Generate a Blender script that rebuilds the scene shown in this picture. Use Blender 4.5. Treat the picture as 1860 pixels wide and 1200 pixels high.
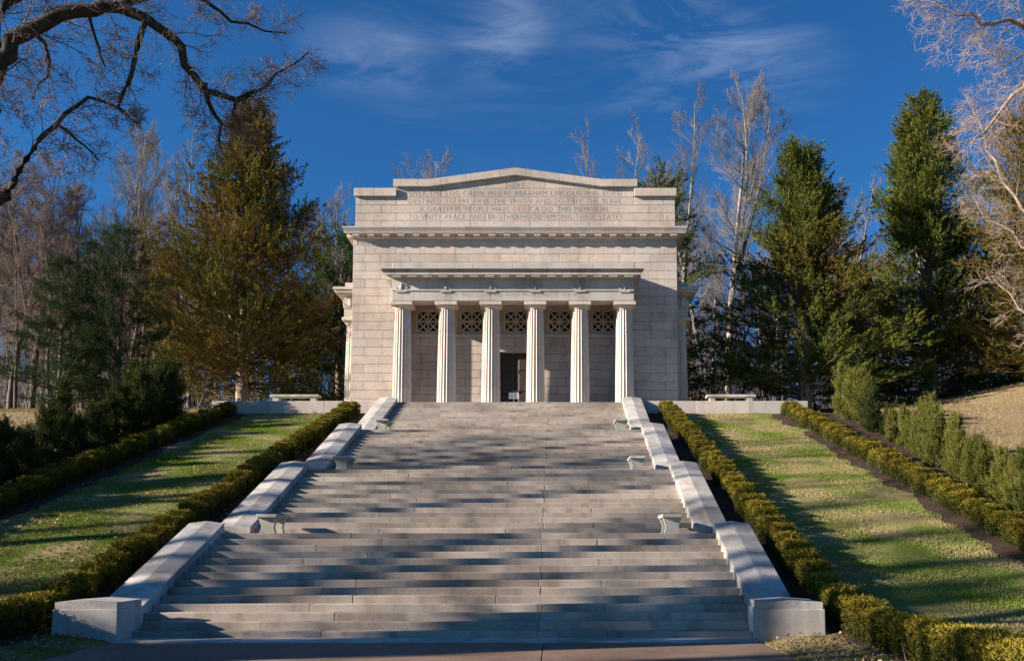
import bpy, math, random
import numpy as np
from mathutils import Vector

for o in list(bpy.data.objects): bpy.data.objects.remove(o)
scene = bpy.context.scene
C = scene.collection
R = math.radians

# ------------------------------------------------------------------ camera
CAM = (2.14, -17.17, 1.80)
cam_d = bpy.data.cameras.new('camera'); cam = bpy.data.objects.new('camera', cam_d); C.objects.link(cam)
cam.location = CAM; cam.rotation_euler = (R(90+4.5), 0, 0)
cam_d.sensor_width = 36; cam_d.sensor_fit = 'HORIZONTAL'
cam_d.lens = 1650/1860*36; cam_d.shift_x = -82/1860; cam_d.shift_y = 255/1860
cam_d.clip_start = 0.1; cam_d.clip_end = 2000
scene.camera = cam

# ------------------------------------------------------------------ sky, sun, exposure
SUNPOS = Vector((-3.75, -1.0, 1.32)).normalized()
elev = math.asin(SUNPOS.z); azim = math.atan2(SUNPOS.x, SUNPOS.y)
world = bpy.data.worlds.new('World'); scene.world = world; world.use_nodes = True
wn = world.node_tree; wn.nodes.clear()
def wnode(t, **k):
    n = wn.nodes.new(t)
    for a, b in k.items(): setattr(n, a, b)
    return n
def wmath(op, a, b=None, clamp=False):
    n = wnode('ShaderNodeMath', operation=op, use_clamp=clamp)
    for i, v in enumerate((a, b)):
        if v is None: continue
        if isinstance(v, (int, float)): n.inputs[i].default_value = v
        else: wn.links.new(v, n.inputs[i])
    return n.outputs[0]
sky = wnode('ShaderNodeTexSky', sky_type='NISHITA', sun_disc=False, sun_elevation=elev, sun_rotation=azim,
            altitude=900, air_density=1.0, dust_density=0.9, ozone_density=3.2)
bg = wnode('ShaderNodeBackground'); out = wnode('ShaderNodeOutputWorld')
bg.inputs['Strength'].default_value = 0.05
tc = wnode('ShaderNodeTexCoord')
# thin cirrus: stretched noise over the whole sky, thicker where a few wisps gather
mp = wnode('ShaderNodeMapping'); wn.links.new(tc.outputs['Generated'], mp.inputs[0])
mp.inputs['Rotation'].default_value = (0.15, R(-30), 0.1); mp.inputs['Scale'].default_value = (3.4, 5.0, 17.0)
nz = wnode('ShaderNodeTexNoise'); wn.links.new(mp.outputs[0], nz.inputs['Vector'])
nz.inputs['Scale'].default_value = 1.7; nz.inputs['Detail'].default_value = 8; nz.inputs['Roughness'].default_value = 0.62; nz.inputs['Distortion'].default_value = 0.7
nz2 = wnode('ShaderNodeTexNoise'); wn.links.new(tc.outputs['Generated'], nz2.inputs['Vector'])
nz2.inputs['Scale'].default_value = 3.4; nz2.inputs['Detail'].default_value = 4; nz2.inputs['Distortion'].default_value = 0.6
def dirp(x, y):
    a, b = (x-1012)/1650, (855-y)/1650; th = R(4.5)
    return (a, math.cos(th)-b*math.sin(th), math.sin(th)+b*math.cos(th))
wisp = wmath('MULTIPLY', wmath('SUBTRACT', nz.outputs['Fac'], 0.44, True), 3.2, True)
veil = wmath('MULTIPLY', wmath('SUBTRACT', nz2.outputs['Fac'], 0.52, True), 0.6, True)
total = veil
for d, rad, amt in ((dirp(1290,95), 0.13, .95), (dirp(1335,140), 0.06, .8), (dirp(1160,40), 0.12, .6), (dirp(1430,130), 0.08, .5), (dirp(695,95), 0.06, 1.1), (dirp(605,100), 0.05, .8), (dirp(905,72), 0.06, 1.0), (dirp(945,32), 0.05, .9), (dirp(820,120), .14, .3)):
    v = Vector(d).normalized()
    dn = wnode('ShaderNodeVectorMath', operation='DISTANCE'); wn.links.new(tc.outputs['Generated'], dn.inputs[0]); dn.inputs[1].default_value = v
    mr = wnode('ShaderNodeMapRange', interpolation_type='SMOOTHSTEP'); wn.links.new(dn.outputs['Value'], mr.inputs[0])
    mr.inputs[1].default_value = 0; mr.inputs[2].default_value = rad; mr.inputs[3].default_value = amt; mr.inputs[4].default_value = 0
    total = wmath('ADD', total, mr.outputs[0])
cov = wmath('MULTIPLY', wmath('MULTIPLY', total, wisp), 0.17, True)
mix = wnode('ShaderNodeMix', data_type='RGBA'); wn.links.new(cov, mix.inputs['Factor'])
tint = wnode('ShaderNodeMix', data_type='RGBA', blend_type='MULTIPLY'); tint.inputs['Factor'].default_value = 1.0
wn.links.new(sky.outputs[0], tint.inputs['A']); tint.inputs['B'].default_value = (0.245, 0.69, 1.05, 1)
wn.links.new(tint.outputs['Result'], mix.inputs['A']); mix.inputs['B'].default_value = (7.0, 7.8, 9.0, 1)
wn.links.new(mix.outputs['Result'], bg.inputs['Color']); wn.links.new(bg.outputs[0], out.inputs[0])

sun_d = bpy.data.lights.new('sun', 'SUN'); sun = bpy.data.objects.new('sun', sun_d); C.objects.link(sun)
sun_d.energy = 5.0; sun_d.angle = R(0.55); sun_d.color = (1.0, 0.90, 0.76)
sun.rotation_euler = (-SUNPOS).to_track_quat('-Z', 'Y').to_euler(); sun.location = (-30, -10, 40)

vs = scene.view_settings
vs.view_transform = 'Standard'; vs.look = 'None'; vs.exposure = 1.45; vs.gamma = 1.0; vs.use_curve_mapping = False
scene.cycles.max_bounces = 5; scene.cycles.diffuse_bounces = 3; scene.cycles.glossy_bounces = 2; scene.cycles.transmission_bounces = 3
scene.render.resolution_x = 1024; scene.render.resolution_y = 660

rng = np.random.default_rng(7); random.seed(7)

# ------------------------------------------------------------------ helpers
def at(x, y, Y):
    """a point of the place at depth Y that stands on this line of sight"""
    th = R(4.5); c, s = math.cos(th), math.sin(th); d = Y-CAM[1]; v = (855-y)/1650
    z = d*(v*c+s)/(c-v*s); dep = d*c+z*s
    return Vector((CAM[0]+(x-1012)*dep/1650, Y, z+CAM[2]))

def tag(o, label=None, cat=None, group=None, kind=None):
    if label: o['label'] = label
    if cat: o['category'] = cat
    if group: o['group'] = group
    if kind: o['kind'] = kind
    return o
def empty(name, loc=(0,0,0), parent=None):
    o = bpy.data.objects.new(name, None); C.objects.link(o); o.location = loc; o.empty_display_size = 0.2
    if parent: o.parent = parent
    return o
def link(name, me, parent=None, loc=None, rz=None, scale=None):
    o = bpy.data.objects.new(name, me); C.objects.link(o)
    if loc is not None: o.location = loc
    if rz is not None: o.rotation_euler = (0, 0, rz)
    if scale is not None: o.scale = scale
    if parent: o.parent = parent
    return o
class MB:
    def __init__(s): s.v = []; s.f = []
    def add(s, vs, fs):
        b = len(s.v); s.v += [tuple(v) for v in vs]; s.f += [tuple(b+i for i in f) for f in fs]; return s
    def box(s, x0, x1, y0, y1, z0, z1):
        return s.add([(x0,y0,z0),(x1,y0,z0),(x1,y1,z0),(x0,y1,z0),(x0,y0,z1),(x1,y0,z1),(x1,y1,z1),(x0,y1,z1)],
                     [(0,3,2,1),(4,5,6,7),(0,1,5,4),(1,2,6,5),(2,3,7,6),(3,0,4,7)])
    def cbox(s, x0, x1, y0, y1, z0, z1, c=0.012):
        """box with its front (-Y) and top edges chamfered"""
        v = [(x0+c,y0,z0+c),(x1-c,y0,z0+c),(x1-c,y0,z1-c),(x0+c,y0,z1-c),
             (x0,y0+c,z0),(x1,y0+c,z0),(x1,y0+c,z1-c),(x0,y0+c,z1-c),
             (x0+c,y0+c,z1),(x1-c,y0+c,z1),(x1-c,y1,z1),(x0+c,y1,z1),
             (x0,y1,z0),(x1,y1,z0),(x1,y1,z1-c),(x0,y1,z1-c)]
        f = [(0,1,2,3),(4,5,1,0),(5,6,2,1),(7,4,0,3),(3,2,9,8),(8,9,10,11),(2,6,9),(3,8,7),
             (6,14,10,9),(7,8,11,15),(5,13,14,6),(12,4,7,15),(13,12,15,11,10,14),(4,12,13,5)]
        return s.add(v, f)
    def prism(s, poly, a0, a1, axis='x'):
        """polygon in the other two axes, extruded along axis; poly counter-clockwise seen from +axis"""
        n = len(poly)
        def mk(a, p):
            return (a,p[0],p[1]) if axis=='x' else ((p[0],a,p[1]) if axis=='y' else (p[0],p[1],a))
        v = [mk(a0,p) for p in poly]+[mk(a1,p) for p in poly]
        f = [tuple(range(n))[::-1], tuple(range(n,2*n))]+[(i,(i+1)%n,n+(i+1)%n,n+i) for i in range(n)]
        return s.add(v, f)
    def bar(s, p0, p1, w, d):
        """flat bar in the XZ plane from p0 to p1 (x,z), width w, y from d[0] to d[1]"""
        p0 = Vector(p0); p1 = Vector(p1); t = (p1-p0).normalized(); n = Vector((-t.y, t.x))*w/2
        q = [p0-n, p1-n, p1+n, p0+n]
        return s.prism([(a.x,a.y) for a in q], d[0], d[1], 'y')
    def lathe(s, prof, n=16, c=(0,0)):
        m = len(prof); v = []
        for r, z in prof:
            for i in range(n):
                a = 2*math.pi*i/n; v.append((c[0]+r*math.cos(a), c[1]+r*math.sin(a), z))
        f = [(j*n+i, j*n+(i+1)%n, (j+1)*n+(i+1)%n, (j+1)*n+i) for j in range(m-1) for i in range(n)]
        f += [tuple(range(n))[::-1], tuple((m-1)*n+i for i in range(n))]
        return s.add(v, f)
    def mesh(s, name, mat, smooth=False):
        me = bpy.data.meshes.new(name); me.from_pydata(s.v, [], s.f); me.materials.append(mat)
        if smooth: me.polygons.foreach_set('use_smooth', [True]*len(me.polygons))
        me.update(); return me
    def build(s, name, mat, parent=None, smooth=False, loc=None):
        return link(name, s.mesh(name, mat, smooth), parent, loc)
def fix_normals(me):
    import bmesh
    bm = bmesh.new(); bm.from_mesh(me); bmesh.ops.recalc_face_normals(bm, faces=bm.faces); bm.to_mesh(me); bm.free()
def npmesh(name, V, F, mat, col=None, smooth=False):
    """V (n,3), F (m,k) arrays; col (n,3) colour attribute"""
    me = bpy.data.meshes.new(name); k = F.shape[1]
    me.vertices.add(len(V)); me.vertices.foreach_set('co', V.astype(np.float32).ravel())
    me.loops.add(F.size); me.loops.foreach_set('vertex_index', F.astype(np.int32).ravel())
    me.polygons.add(len(F)); me.polygons.foreach_set('loop_start', np.arange(0, F.size, k, dtype=np.int32))
    me.polygons.foreach_set('loop_total', np.full(len(F), k, np.int32))
    if smooth: me.polygons.foreach_set('use_smooth', np.ones(len(F), bool))
    if col is not None:
        ca = me.color_attributes.new('Col', 'FLOAT_COLOR', 'POINT')
        ca.data.foreach_set('color', np.c_[col, np.ones(len(col))].astype(np.float32).ravel())
    me.materials.append(mat); me.update(calc_edges=True); return me
ORD = ['first','second','third','fourth','fifth','sixth','seventh','eighth','ninth','tenth','eleventh','twelfth','thirteenth','fourteenth','fifteenth','sixteenth','seventeenth','eighteenth','nineteenth','twentieth']

# ------------------------------------------------------------------ materials
class NT:
    def __init__(s, name):
        s.m = bpy.data.materials.new(name); s.m.use_nodes = True; s.t = s.m.node_tree; s.t.nodes.clear()
        s.out = s.n('ShaderNodeOutputMaterial'); s.pos = s.n('ShaderNodeNewGeometry').outputs['Position']
    def n(s, t, **k):
        x = s.t.nodes.new(t)
        for a, b in k.items(): setattr(x, a, b)
        return x
    def put(s, inp, v):
        if hasattr(v, 'is_linked') or hasattr(v, 'links'): s.t.links.new(v, inp)
        else: inp.default_value = v
    def noise(s, scale, detail=4, rough=0.55, vec=None, stretch=None, dist=0):
        x = s.n('ShaderNodeTexNoise'); v = vec or s.pos
        if stretch:
            mp = s.n('ShaderNodeMapping'); mp.inputs['Scale'].default_value = stretch; s.t.links.new(v, mp.inputs[0]); v = mp.outputs[0]
        s.t.links.new(v, x.inputs['Vector']); x.inputs['Scale'].default_value = scale; x.inputs['Detail'].default_value = detail
        x.inputs['Roughness'].default_value = rough; x.inputs['Distortion'].default_value = dist
        return x.outputs['Fac']
    def ramp(s, fac, a, b, ca, cb):
        r = s.n('ShaderNodeValToRGB'); r.color_ramp.elements[0].position = a; r.color_ramp.elements[1].position = b
        r.color_ramp.elements[0].color = (*ca, 1); r.color_ramp.elements[1].color = (*cb, 1); s.t.links.new(fac, r.inputs[0]); return r.outputs[0]
    def mix(s, fac, a, b, mode='MIX'):
        x = s.n('ShaderNodeMix', data_type='RGBA', blend_type=mode)
        s.put(x.inputs['Factor'], fac)
        for i, v in (('A', a), ('B', b)): s.put(x.inputs[i], (*v, 1) if isinstance(v, tuple) and len(v) == 3 else v)
        return x.outputs['Result']
    def math(s, op, a, b=0.0, clamp=False):
        x = s.n('ShaderNodeMath', operation=op, use_clamp=clamp); s.put(x.inputs[0], a); s.put(x.inputs[1], b); return x.outputs[0]
    def finish(s, col, rough=0.8, bump=None, bstr=0.3, bdist=0.02, spec=0.3, metal=0):
        p = s.n('ShaderNodeBsdfPrincipled'); s.put(p.inputs['Base Color'], (*col, 1) if isinstance(col, tuple) else col)
        s.put(p.inputs['Roughness'], rough); p.inputs['Specular IOR Level'].default_value = spec; p.inputs['Metallic'].default_value = metal
        if bump is not None:
            b = s.n('ShaderNodeBump'); b.inputs['Strength'].default_value = bstr; b.inputs['Distance'].default_value = bdist
            s.t.links.new(bump, b.inputs['Height']); s.t.links.new(b.outputs[0], p.inputs['Normal'])
        s.t.links.new(p.outputs[0], s.out.inputs[0]); return s.m
def granite(name, c, var=0.13, stain=(0.5,0.46,0.42), stain_amt=0.35, vein=0.25, speck=0.22, pink=(1.06,0.96,0.92)):
    t = NT(name)
    rnd = t.n('ShaderNodeObjectInfo').outputs['Random']
    base = t.mix(rnd, tuple(x*(1-var) for x in c), tuple(min(1, x*(1+var)) for x in c))
    rnd2 = t.math('FRACT', t.math('MULTIPLY', rnd, 37.7))
    base = t.mix(t.math('MULTIPLY', rnd2, 0.8), base, t.mix(1.0, base, pink, 'MULTIPLY'))
    sp = t.noise(55, 1, 0.7)
    base = t.mix(speck, base, t.ramp(sp, 0.35, 0.65, tuple(x*0.55 for x in c), tuple(min(1,x*1.35) for x in c)))
    ve = t.noise(1.6, 4, 0.65, stretch=(1,1,1.7), dist=1.8)
    vm = t.ramp(ve, 0.46, 0.50, (0,0,0), (1,1,1)); vm2 = t.ramp(ve, 0.50, 0.54, (1,1,1), (0,0,0))
    line = t.math('MULTIPLY', t.math('MULTIPLY', vm, vm2), vein)
    base = t.mix(line, base, (c[0]*0.62, c[1]*0.5, c[2]*0.45))
    bl = t.noise(0.55, 2, 0.6)
    base = t.mix(t.math('MULTIPLY', t.ramp(bl, 0.42, 0.72, (0,0,0), (1,1,1)), stain_amt), base, t.mix(1.0, base, stain, 'MULTIPLY'))
    st = t.noise(1.0, 3, 0.6, stretch=(2.6,2.6,0.35))
    base = t.mix(t.math('MULTIPLY', t.ramp(st, 0.5, 0.75, (0,0,0), (1,1,1)), stain_amt), base, t.mix(1.0, base, stain, 'MULTIPLY'))
    return t.finish(base, 0.82, t.noise(70, 1, 0.7), 0.25, 0.006, 0.25)
M = {}
M['wall'] = granite('facade_granite', (0.52,0.455,0.40), 0.13, stain_amt=.42, vein=.42, speck=.3, pink=(1.10,0.95,0.90))
M['joint'] = NT('mortar').finish((0.34,0.29,0.25), 0.95)
M['trim'] = granite('trim_granite', (0.52,0.46,0.41), 0.09, vein=0.15)
M['weather'] = granite('weathered_trim_granite', (0.50,0.455,0.415), 0.07, stain=(0.5,0.47,0.45), stain_amt=0.5, vein=0.1)
M['column'] = granite('column_granite', (0.56,0.49,0.42), 0.06, vein=0.2, stain_amt=0.25)
M['step'] = granite('step_granite', (0.380,0.325,0.278), 0.24, stain=(0.44,0.40,0.37), stain_amt=0.7, vein=0.12, speck=0.4)
M['cheek'] = granite('cheek_wall_granite', (0.49,0.455,0.425), 0.09, vein=0.2, stain=(0.45,0.42,0.39), stain_amt=0.75, speck=.34, pink=(1.03,0.98,0.96))
M['bench'] = granite('bench_stone', (0.45,0.43,0.375), 0.06, vein=0.05, stain=(0.55,0.53,0.46), stain_amt=0.7, pink=(1,1,1))
M['lichen'] = granite('lichen_dark_granite', (0.19,0.175,0.165), 0.1, stain=(0.4,0.38,0.36), stain_amt=0.8, vein=0.05)
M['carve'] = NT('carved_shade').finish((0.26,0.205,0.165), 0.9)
M['bronze'] = None
t = NT('bronze_door'); M['bronze'] = t.finish(t.ramp(t.noise(6, 5), 0.3, 0.7, (0.030,0.020,0.015), (0.055,0.036,0.026)), 0.55, t.noise(40), 0.2, 0.004, 0.4)
t = NT('dark_glass'); M['glass'] = t.finish((0.012,0.012,0.013), 0.25)
t = NT('white_board'); M['board'] = t.finish(t.ramp(t.noise(9), 0.3, 0.8, (0.62,0.62,0.60), (0.78,0.78,0.75)), 0.6)
t = NT('print_lines'); M['ink'] = t.finish((0.22,0.22,0.22), 0.7)
t = NT('grey_post'); M['post'] = t.finish((0.42,0.41,0.39), 0.6)
def col_foliage(name, trans=0.14, mul=1.0):
    t = NT(name); a = t.n('ShaderNodeAttribute', attribute_name='Col').outputs['Color']
    rnd = t.n('ShaderNodeObjectInfo').outputs['Random']
    a = t.mix(rnd, t.mix(1.0, a, (0.86*mul,0.88*mul,0.85*mul), 'MULTIPLY'), t.mix(1.0, a, (1.16*mul,1.12*mul,1.1*mul), 'MULTIPLY'))
    d = t.n('ShaderNodeBsdfDiffuse'); tr = t.n('ShaderNodeBsdfTranslucent'); mx = t.n('ShaderNodeMixShader'); mx.inputs[0].default_value = trans
    t.t.links.new(a, d.inputs[0]); t.t.links.new(a, tr.inputs[0]); t.t.links.new(d.outputs[0], mx.inputs[1]); t.t.links.new(tr.outputs[0], mx.inputs[2])
    t.t.links.new(mx.outputs[0], t.out.inputs[0]); return t.m
M['leaf'] = col_foliage('leaf_sprays')
M['grass'] = col_foliage('grass_blades', 0.2)
M['litter'] = col_foliage('fallen_leaves', 0.15)
def bark(name, a, b, sc=6):
    t = NT(name); rnd = t.n('ShaderNodeObjectInfo').outputs['Random']
    c = t.ramp(t.noise(sc, 6, 0.65, stretch=(1,1,0.35)), 0.35, 0.68, a, b)
    c = t.mix(rnd, t.mix(1.0, c, (0.78,0.76,0.76), 'MULTIPLY'), t.mix(1.0, c, (1.2,1.16,1.12), 'MULTIPLY'))
    return t.finish(c, 0.9, t.noise(sc*3, 5, 0.6, stretch=(1,1,0.3)), 0.6, 0.03, 0.15)
M['bark_pale'] = bark('pale_grey_bark', (0.17,0.15,0.13), (0.34,0.31,0.275))
M['twig_pale'] = bark('pale_twigs', (0.14,0.122,0.108), (0.25,0.22,0.195))
M['bark_brown'] = bark('brown_bark', (0.085,0.066,0.053), (0.20,0.16,0.13))
M['twig_brown'] = bark('brown_twigs', (0.11,0.08,0.065), (0.23,0.175,0.145))
M['bark_dark'] = bark('dark_oak_bark', (0.022,0.017,0.013), (0.075,0.06,0.048), 9)
M['bark_cedar'] = bark('cedar_bark', (0.17,0.125,0.095), (0.38,0.31,0.25))
M['twig_sun'] = bark('tan_twigs', (0.20,0.145,0.115), (0.36,0.28,0.225))

# ground
t = NT('dry_lawn_ground')
n1 = t.noise(0.45, 6, 0.62, dist=0.6); n2 = t.noise(9, 5, 0.7)
g = t.mix(t.ramp(n1, 0.42, 0.60, (0,0,0), (1,1,1)), (0.105,0.150,0.022), (0.28,0.22,0.115))
g = t.mix(0.5, g, t.mix(1.0, g, t.ramp(n2, 0.3, 0.7, (0.45,0.45,0.45), (1.5,1.45,1.35)), 'MULTIPLY'))
sx = t.n('ShaderNodeSeparateXYZ'); t.t.links.new(t.pos, sx.inputs[0])
far = t.math('MULTIPLY', t.math('SUBTRACT', t.math('ADD', sx.outputs['Y'], t.math('MULTIPLY', n1, 8.0)), 41.0), 0.35, True)
g = t.mix(far, g, t.ramp(n2, 0.3, 0.7, (0.05,0.034,0.022), (0.16,0.105,0.07)))
wide = t.math('MULTIPLY', t.math('SUBTRACT', t.math('ABSOLUTE', sx.outputs['X']), 15.5), 0.5, True)
dry = t.mix(t.ramp(n2, 0.3, 0.7, (0,0,0), (1,1,1)), (0.19,0.13,0.07), (0.33,0.245,0.14))
g = t.mix(t.math('MULTIPLY', wide, t.math('SUBTRACT', 1.0, far)), g, dry)
M['ground'] = t.finish(g, 0.95, t.noise(22, 5, 0.7), 0.8, 0.05, 0.1)
t = NT('mulch'); M['mulch'] = t.finish(t.ramp(t.noise(14, 6, 0.75), 0.32, 0.72, (0.022,0.014,0.010), (0.10,0.068,0.05)), 0.95, t.noise(30, 5, 0.7), 0.9, 0.04, 0.1)
t = NT('brown_aggregate'); c = t.ramp(t.noise(38, 4, 0.8), 0.32, 0.7, (0.11,0.068,0.050), (0.30,0.205,0.15))
c = t.mix(t.ramp(t.noise(0.9, 5), 0.4, 0.7, (0,0,0), (1,1,1)), c, t.mix(1.0, c, (0.7,0.66,0.64), 'MULTIPLY'))
M['paving'] = t.finish(c, 0.85, t.noise(60, 3, 0.7), 0.5, 0.01)

# ------------------------------------------------------------------ terrain
def smooth(a, b, x):
    u = np.clip((x-a)/(b-a), 0, 1); return u*u*(3-2*u)
def gz(X, Y):
    X = np.asarray(X, float); Y = np.asarray(Y, float); k = 0.322
    z = np.where(Y > 1.5, k*(Y+.1), k*1.6*np.exp((np.minimum(Y,1.5)-1.5)/1.6))
    z = np.minimum(z, 7.66)
    rise = np.clip(Y-23.6, 0, 26)*0.155 + np.clip(Y-49.6, 0, 80)*0.10
    side = smooth(13.6, 18.5, np.abs(X))
    back = smooth(40, 52, Y)
    z = z+rise*np.maximum(side, back*0.8)
    z = z+2.0*np.exp(-((X-31)/7.0)**2-((Y-31)/7.0)**2)
    return z
def gh(x, y): return float(gz(x, y))
xs = np.r_[np.linspace(-190,-30,33)[:-1], np.linspace(-30,30,201), np.linspace(30,190,33)[1:]]
ys = np.r_[np.linspace(-60,-14,16)[:-1], np.linspace(-14,34,161), np.linspace(34,260,58)[1:]]
GX, GY = np.meshgrid(xs, ys); GZ = gz(GX, GY)+np.where((np.abs(GX)>7)&(GY<45), 0.03*np.sin(GX*1.7+GY*.6)*np.sin(GY*1.3-GX*.4), 0)
under = ((np.abs(GX) < 6.35-GY*0.036) & (GY > -0.45) & (GY < 23.7)) | ((np.abs(GX) < 13.3) & (GY > 23.75) & (GY < 46))
GZ = np.where(under, GZ-0.8, GZ)
GZ = np.where((np.abs(GX) < 5.75) & (GY <= -0.45), -0.06, GZ*np.where(GY < -0.45, np.clip((np.abs(GX)-5.75)/1.0, 0, 1), 1)+np.where(GY < -0.45, 0.01, 0))
nx, ny = len(xs), len(ys)
idx = np.arange(nx*ny).reshape(ny, nx)
F = np.stack([idx[:-1,:-1], idx[:-1,1:], idx[1:,1:], idx[1:,:-1]], -1).reshape(-1, 4)
tag(link('ground', npmesh('ground', np.stack([GX,GY,GZ],-1).reshape(-1,3), F, M['ground'], smooth=True)), kind='structure')
# paved walk in slabs (open joints between them)
walk = tag(empty('paved_walk'), kind='structure')
for i, y1 in enumerate(np.arange(-0.66, -26, -4.2)):
    for x0, x1 in ((-5.82,-2.6),(-2.6,1.9),(1.9,5.82)):
        MB().cbox(x0+.008, x1-.008, y1-4.2+.008, y1-.008, -0.08, 0.0+0.002*((i*7+int(x0*3))%3), 0.006).build('paving_slab', M['paving'], walk)
# mulch beds along the hedges
def inner_c(Y): return 7.0+np.clip((22.6-np.asarray(Y,float))/18.6,0,1)*0.56+np.clip(4-np.asarray(Y,float),0,12)*0.012
def outer_c(Y): return 12.45+np.clip((22.6-np.asarray(Y,float))*0.062,0,1.6)
def strip(name, a, b, y0, y1, sgn):
    yy = np.arange(y0, y1, 0.25); tt = np.linspace(0, 1, 9); V = []; wob = rng.normal(0, 0.05, (len(yy), 2))
    for i, y in enumerate(yy):
        A = a(y)+wob[i,0]; B = b(y)+wob[i,1]
        X = A+(B-A)*tt; Z = gz(sgn*X, y)+0.035*np.sin(np.pi*np.clip(tt*1.0,0,1))**0.5+0.012+rng.normal(0, 0.008, 9)
        Z[0] = gz(sgn*X[0], y)-0.02; Z[-1] = gz(sgn*X[-1], y)-0.03
        V += [(sgn*x, y, z) for x, z in zip(X, Z)]
    V = np.array(V); id2 = np.arange(len(V)).reshape(len(yy), 9)
    F2 = np.stack([id2[:-1,:-1], id2[:-1,1:], id2[1:,1:], id2[1:,:-1]], -1).reshape(-1,4)
    if sgn < 0: F2 = F2[:, ::-1]
    tag(link(name, npmesh(name, V, F2, M['mulch'], smooth=True)), kind='structure')
for sg in (-1, 1):
    strip('mulch_bed', lambda y: 5.6+(23.5-y)*0.035, lambda y: inner_c(y)+0.5, 0.6, 23.4, sg)
    strip('mulch_bed', lambda y: outer_c(y)-0.95, lambda y: 16.2, -2, 23.4, sg)
    strip('mulch_bed', lambda y: inner_c(y)-0.55, lambda y: inner_c(y)+0.5, -9, 0.6, sg)

# ------------------------------------------------------------------ staircase
T, RI, LD = 0.36, 0.145, 1.22
HW = [5.93, 5.64, 5.35, 5.07]
def step_y(k): return (k-1)*T+((k-1)//14)*LD
stairs = tag(empty('granite_staircase'), 'broad pale granite stairway in four flights climbing to the columned memorial', 'stairs')
for k in range(1, 57):
    j = (k-1)//14; y0 = step_y(k); dep = T+(LD if k % 14 == 0 else 0)+0.04; hw = HW[j]
    if k == 56: dep = 0.6
    if k <= 2: hw = 5.80
    js = [-hw, -2.9+random.uniform(-.5,.5)+(0.8 if k % 2 else -.2), 1.78+(random.uniform(-.03,.03) if k % 5 else random.uniform(-1.2,-.5))]
    if k % 3 == 1: js.append(1.78+random.choice((1.3,2.1)))
    js.append(hw)
    for a, b in zip(js[:-1], js[1:]):
        dy, dz = random.uniform(-.005,.005), random.uniform(-.003,.003)
        MB().cbox(a+.003, b-.003, y0+dy, y0+dep, (k-1)*RI-.03, k*RI+dz, 0.011).build('step_stone', M['step'], stairs)
MB().cbox(-5.78, 5.78, -0.65, 0.03, -0.05, 0.035, 0.01).build('base_slab', M['cheek'], stairs)
core = MB()
for k in range(2, 57):
    core.box(-HW[(k-1)//14]+.03, HW[(k-1)//14]-.03, step_y(k)+.05, step_y(k)+2.0, (k-1)*RI-.4, (k-1)*RI-.032)
core.build('joint_bed', M['joint'], stairs)

# cheek walls
def wall_line(j, Y): return RI*(14*j+1)+(Y-step_y(14*j+1))*RI/T+0.15
for j in range(4):
    y0 = step_y(14*j+1)-0.36 if j else 0.38
    y1 = step_y(14*j+14)+0.22 if j < 3 else step_y(56)+0.12
    for sg, side in ((-1,'left'), (1,'right')):
        w = empty('cheek_wall', (0,0,0))
        tag(w, ('pale granite side wall with ridged sloping top, %s flight from the bottom, %s side of the stairs' % (ORD[j], side)), 'wall', 'side walls of the stairway')
        n = 4; xi, xo = HW[j], HW[j]+0.87; xm = (xi+xo)/2
        for i in range(n):
            a = y0+(y1-y0)*i/n+(.004 if i else 0); b = y0+(y1-y0)*(i+1)/n-(.004 if i < n-1 else 0)
            V = []
            for yy in (a, b):
                e = wall_line(j, yy); lo = gh(7, yy)-0.5
                V += [(sg*xi,yy,lo),(sg*xi,yy,e-.012),(sg*(xi+.012),yy,e),(sg*xm,yy,e+.055),(sg*(xo-.012),yy,e),(sg*xo,yy,e-.012),(sg*xo,yy,lo)]
            m = MB(); f = [(0,1,2,3,4,5,6),(13,12,11,10,9,8,7)]+[(q,q+7,(q+1)%7+7,(q+1)%7) for q in range(7)]
            m.add(V, f); me = m.mesh('wall_stone', M['cheek']); fix_normals(me); link('wall_stone', me, w)
for sg, side in ((-1,'left'), (1,'right')):
    p = empty('stair_pier', (sg*6.38, -0.1, 0)); tag(p, 'low granite end block with a raised cap at the %s foot of the stairs' % side, 'pier', 'end blocks of the stairway')
    def loc(m): 
        m.v = [(x-sg*6.38, y+0.1, z) for x, y, z in m.v]; return m
    xa, xb = sorted((sg*5.80, sg*6.98))
    m = MB().cbox(xa, xb, -0.62, 0.42, -0.15, 0.60, 0.012); loc(m).build('block', M['cheek'], p)
    xm = (xa+xb)/2; V = []
    for yy in (-0.59, 0.40): V += [(xa+.03,yy,.601),(xb-.03,yy,.601),(xb-.03,yy,.725),(xm,yy,.765),(xa+.03,yy,.725)]
    m = MB().add(V, [(0,1,2,3,4),(9,8,7,6,5)]+[(q,q+5,(q+1)%5+5,(q+1)%5) for q in range(5)])
    me = loc(m).mesh('cap', M['cheek']); fix_normals(me); link('cap', me, p)

# terrace
tr = MB().box(-13.4, 13.4, 23.98, 46, 7.4, 8.12); tag(tr.build('terrace_floor', M['trim']), kind='structure')
tag(MB().box(-5.05, 5.05, 23.98, 25.2, 8.10, 8.126).build('terrace_landing', M['step']), kind='structure')
for sg, side in ((-1,'left'), (1,'right')):
    w = tag(empty('terrace_wall', (sg*9.7, 23.6, 7.66)), 'low pale granite retaining wall at the terrace edge, %s of the stairs' % side, 'wall', 'retaining walls of the terrace')
    edges = [5.96, 8.4, 10.9, 13.5]
    for a, b in zip(edges[:-1], edges[1:]):
        xa, xb = sorted((sg*a, sg*b))
        MB().cbox(xa+.006-sg*9.7, xb-.006-sg*9.7, 0, 0.42, -0.6, 0.53, 0.012).build('wall_stone', M['trim'], w)

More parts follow.
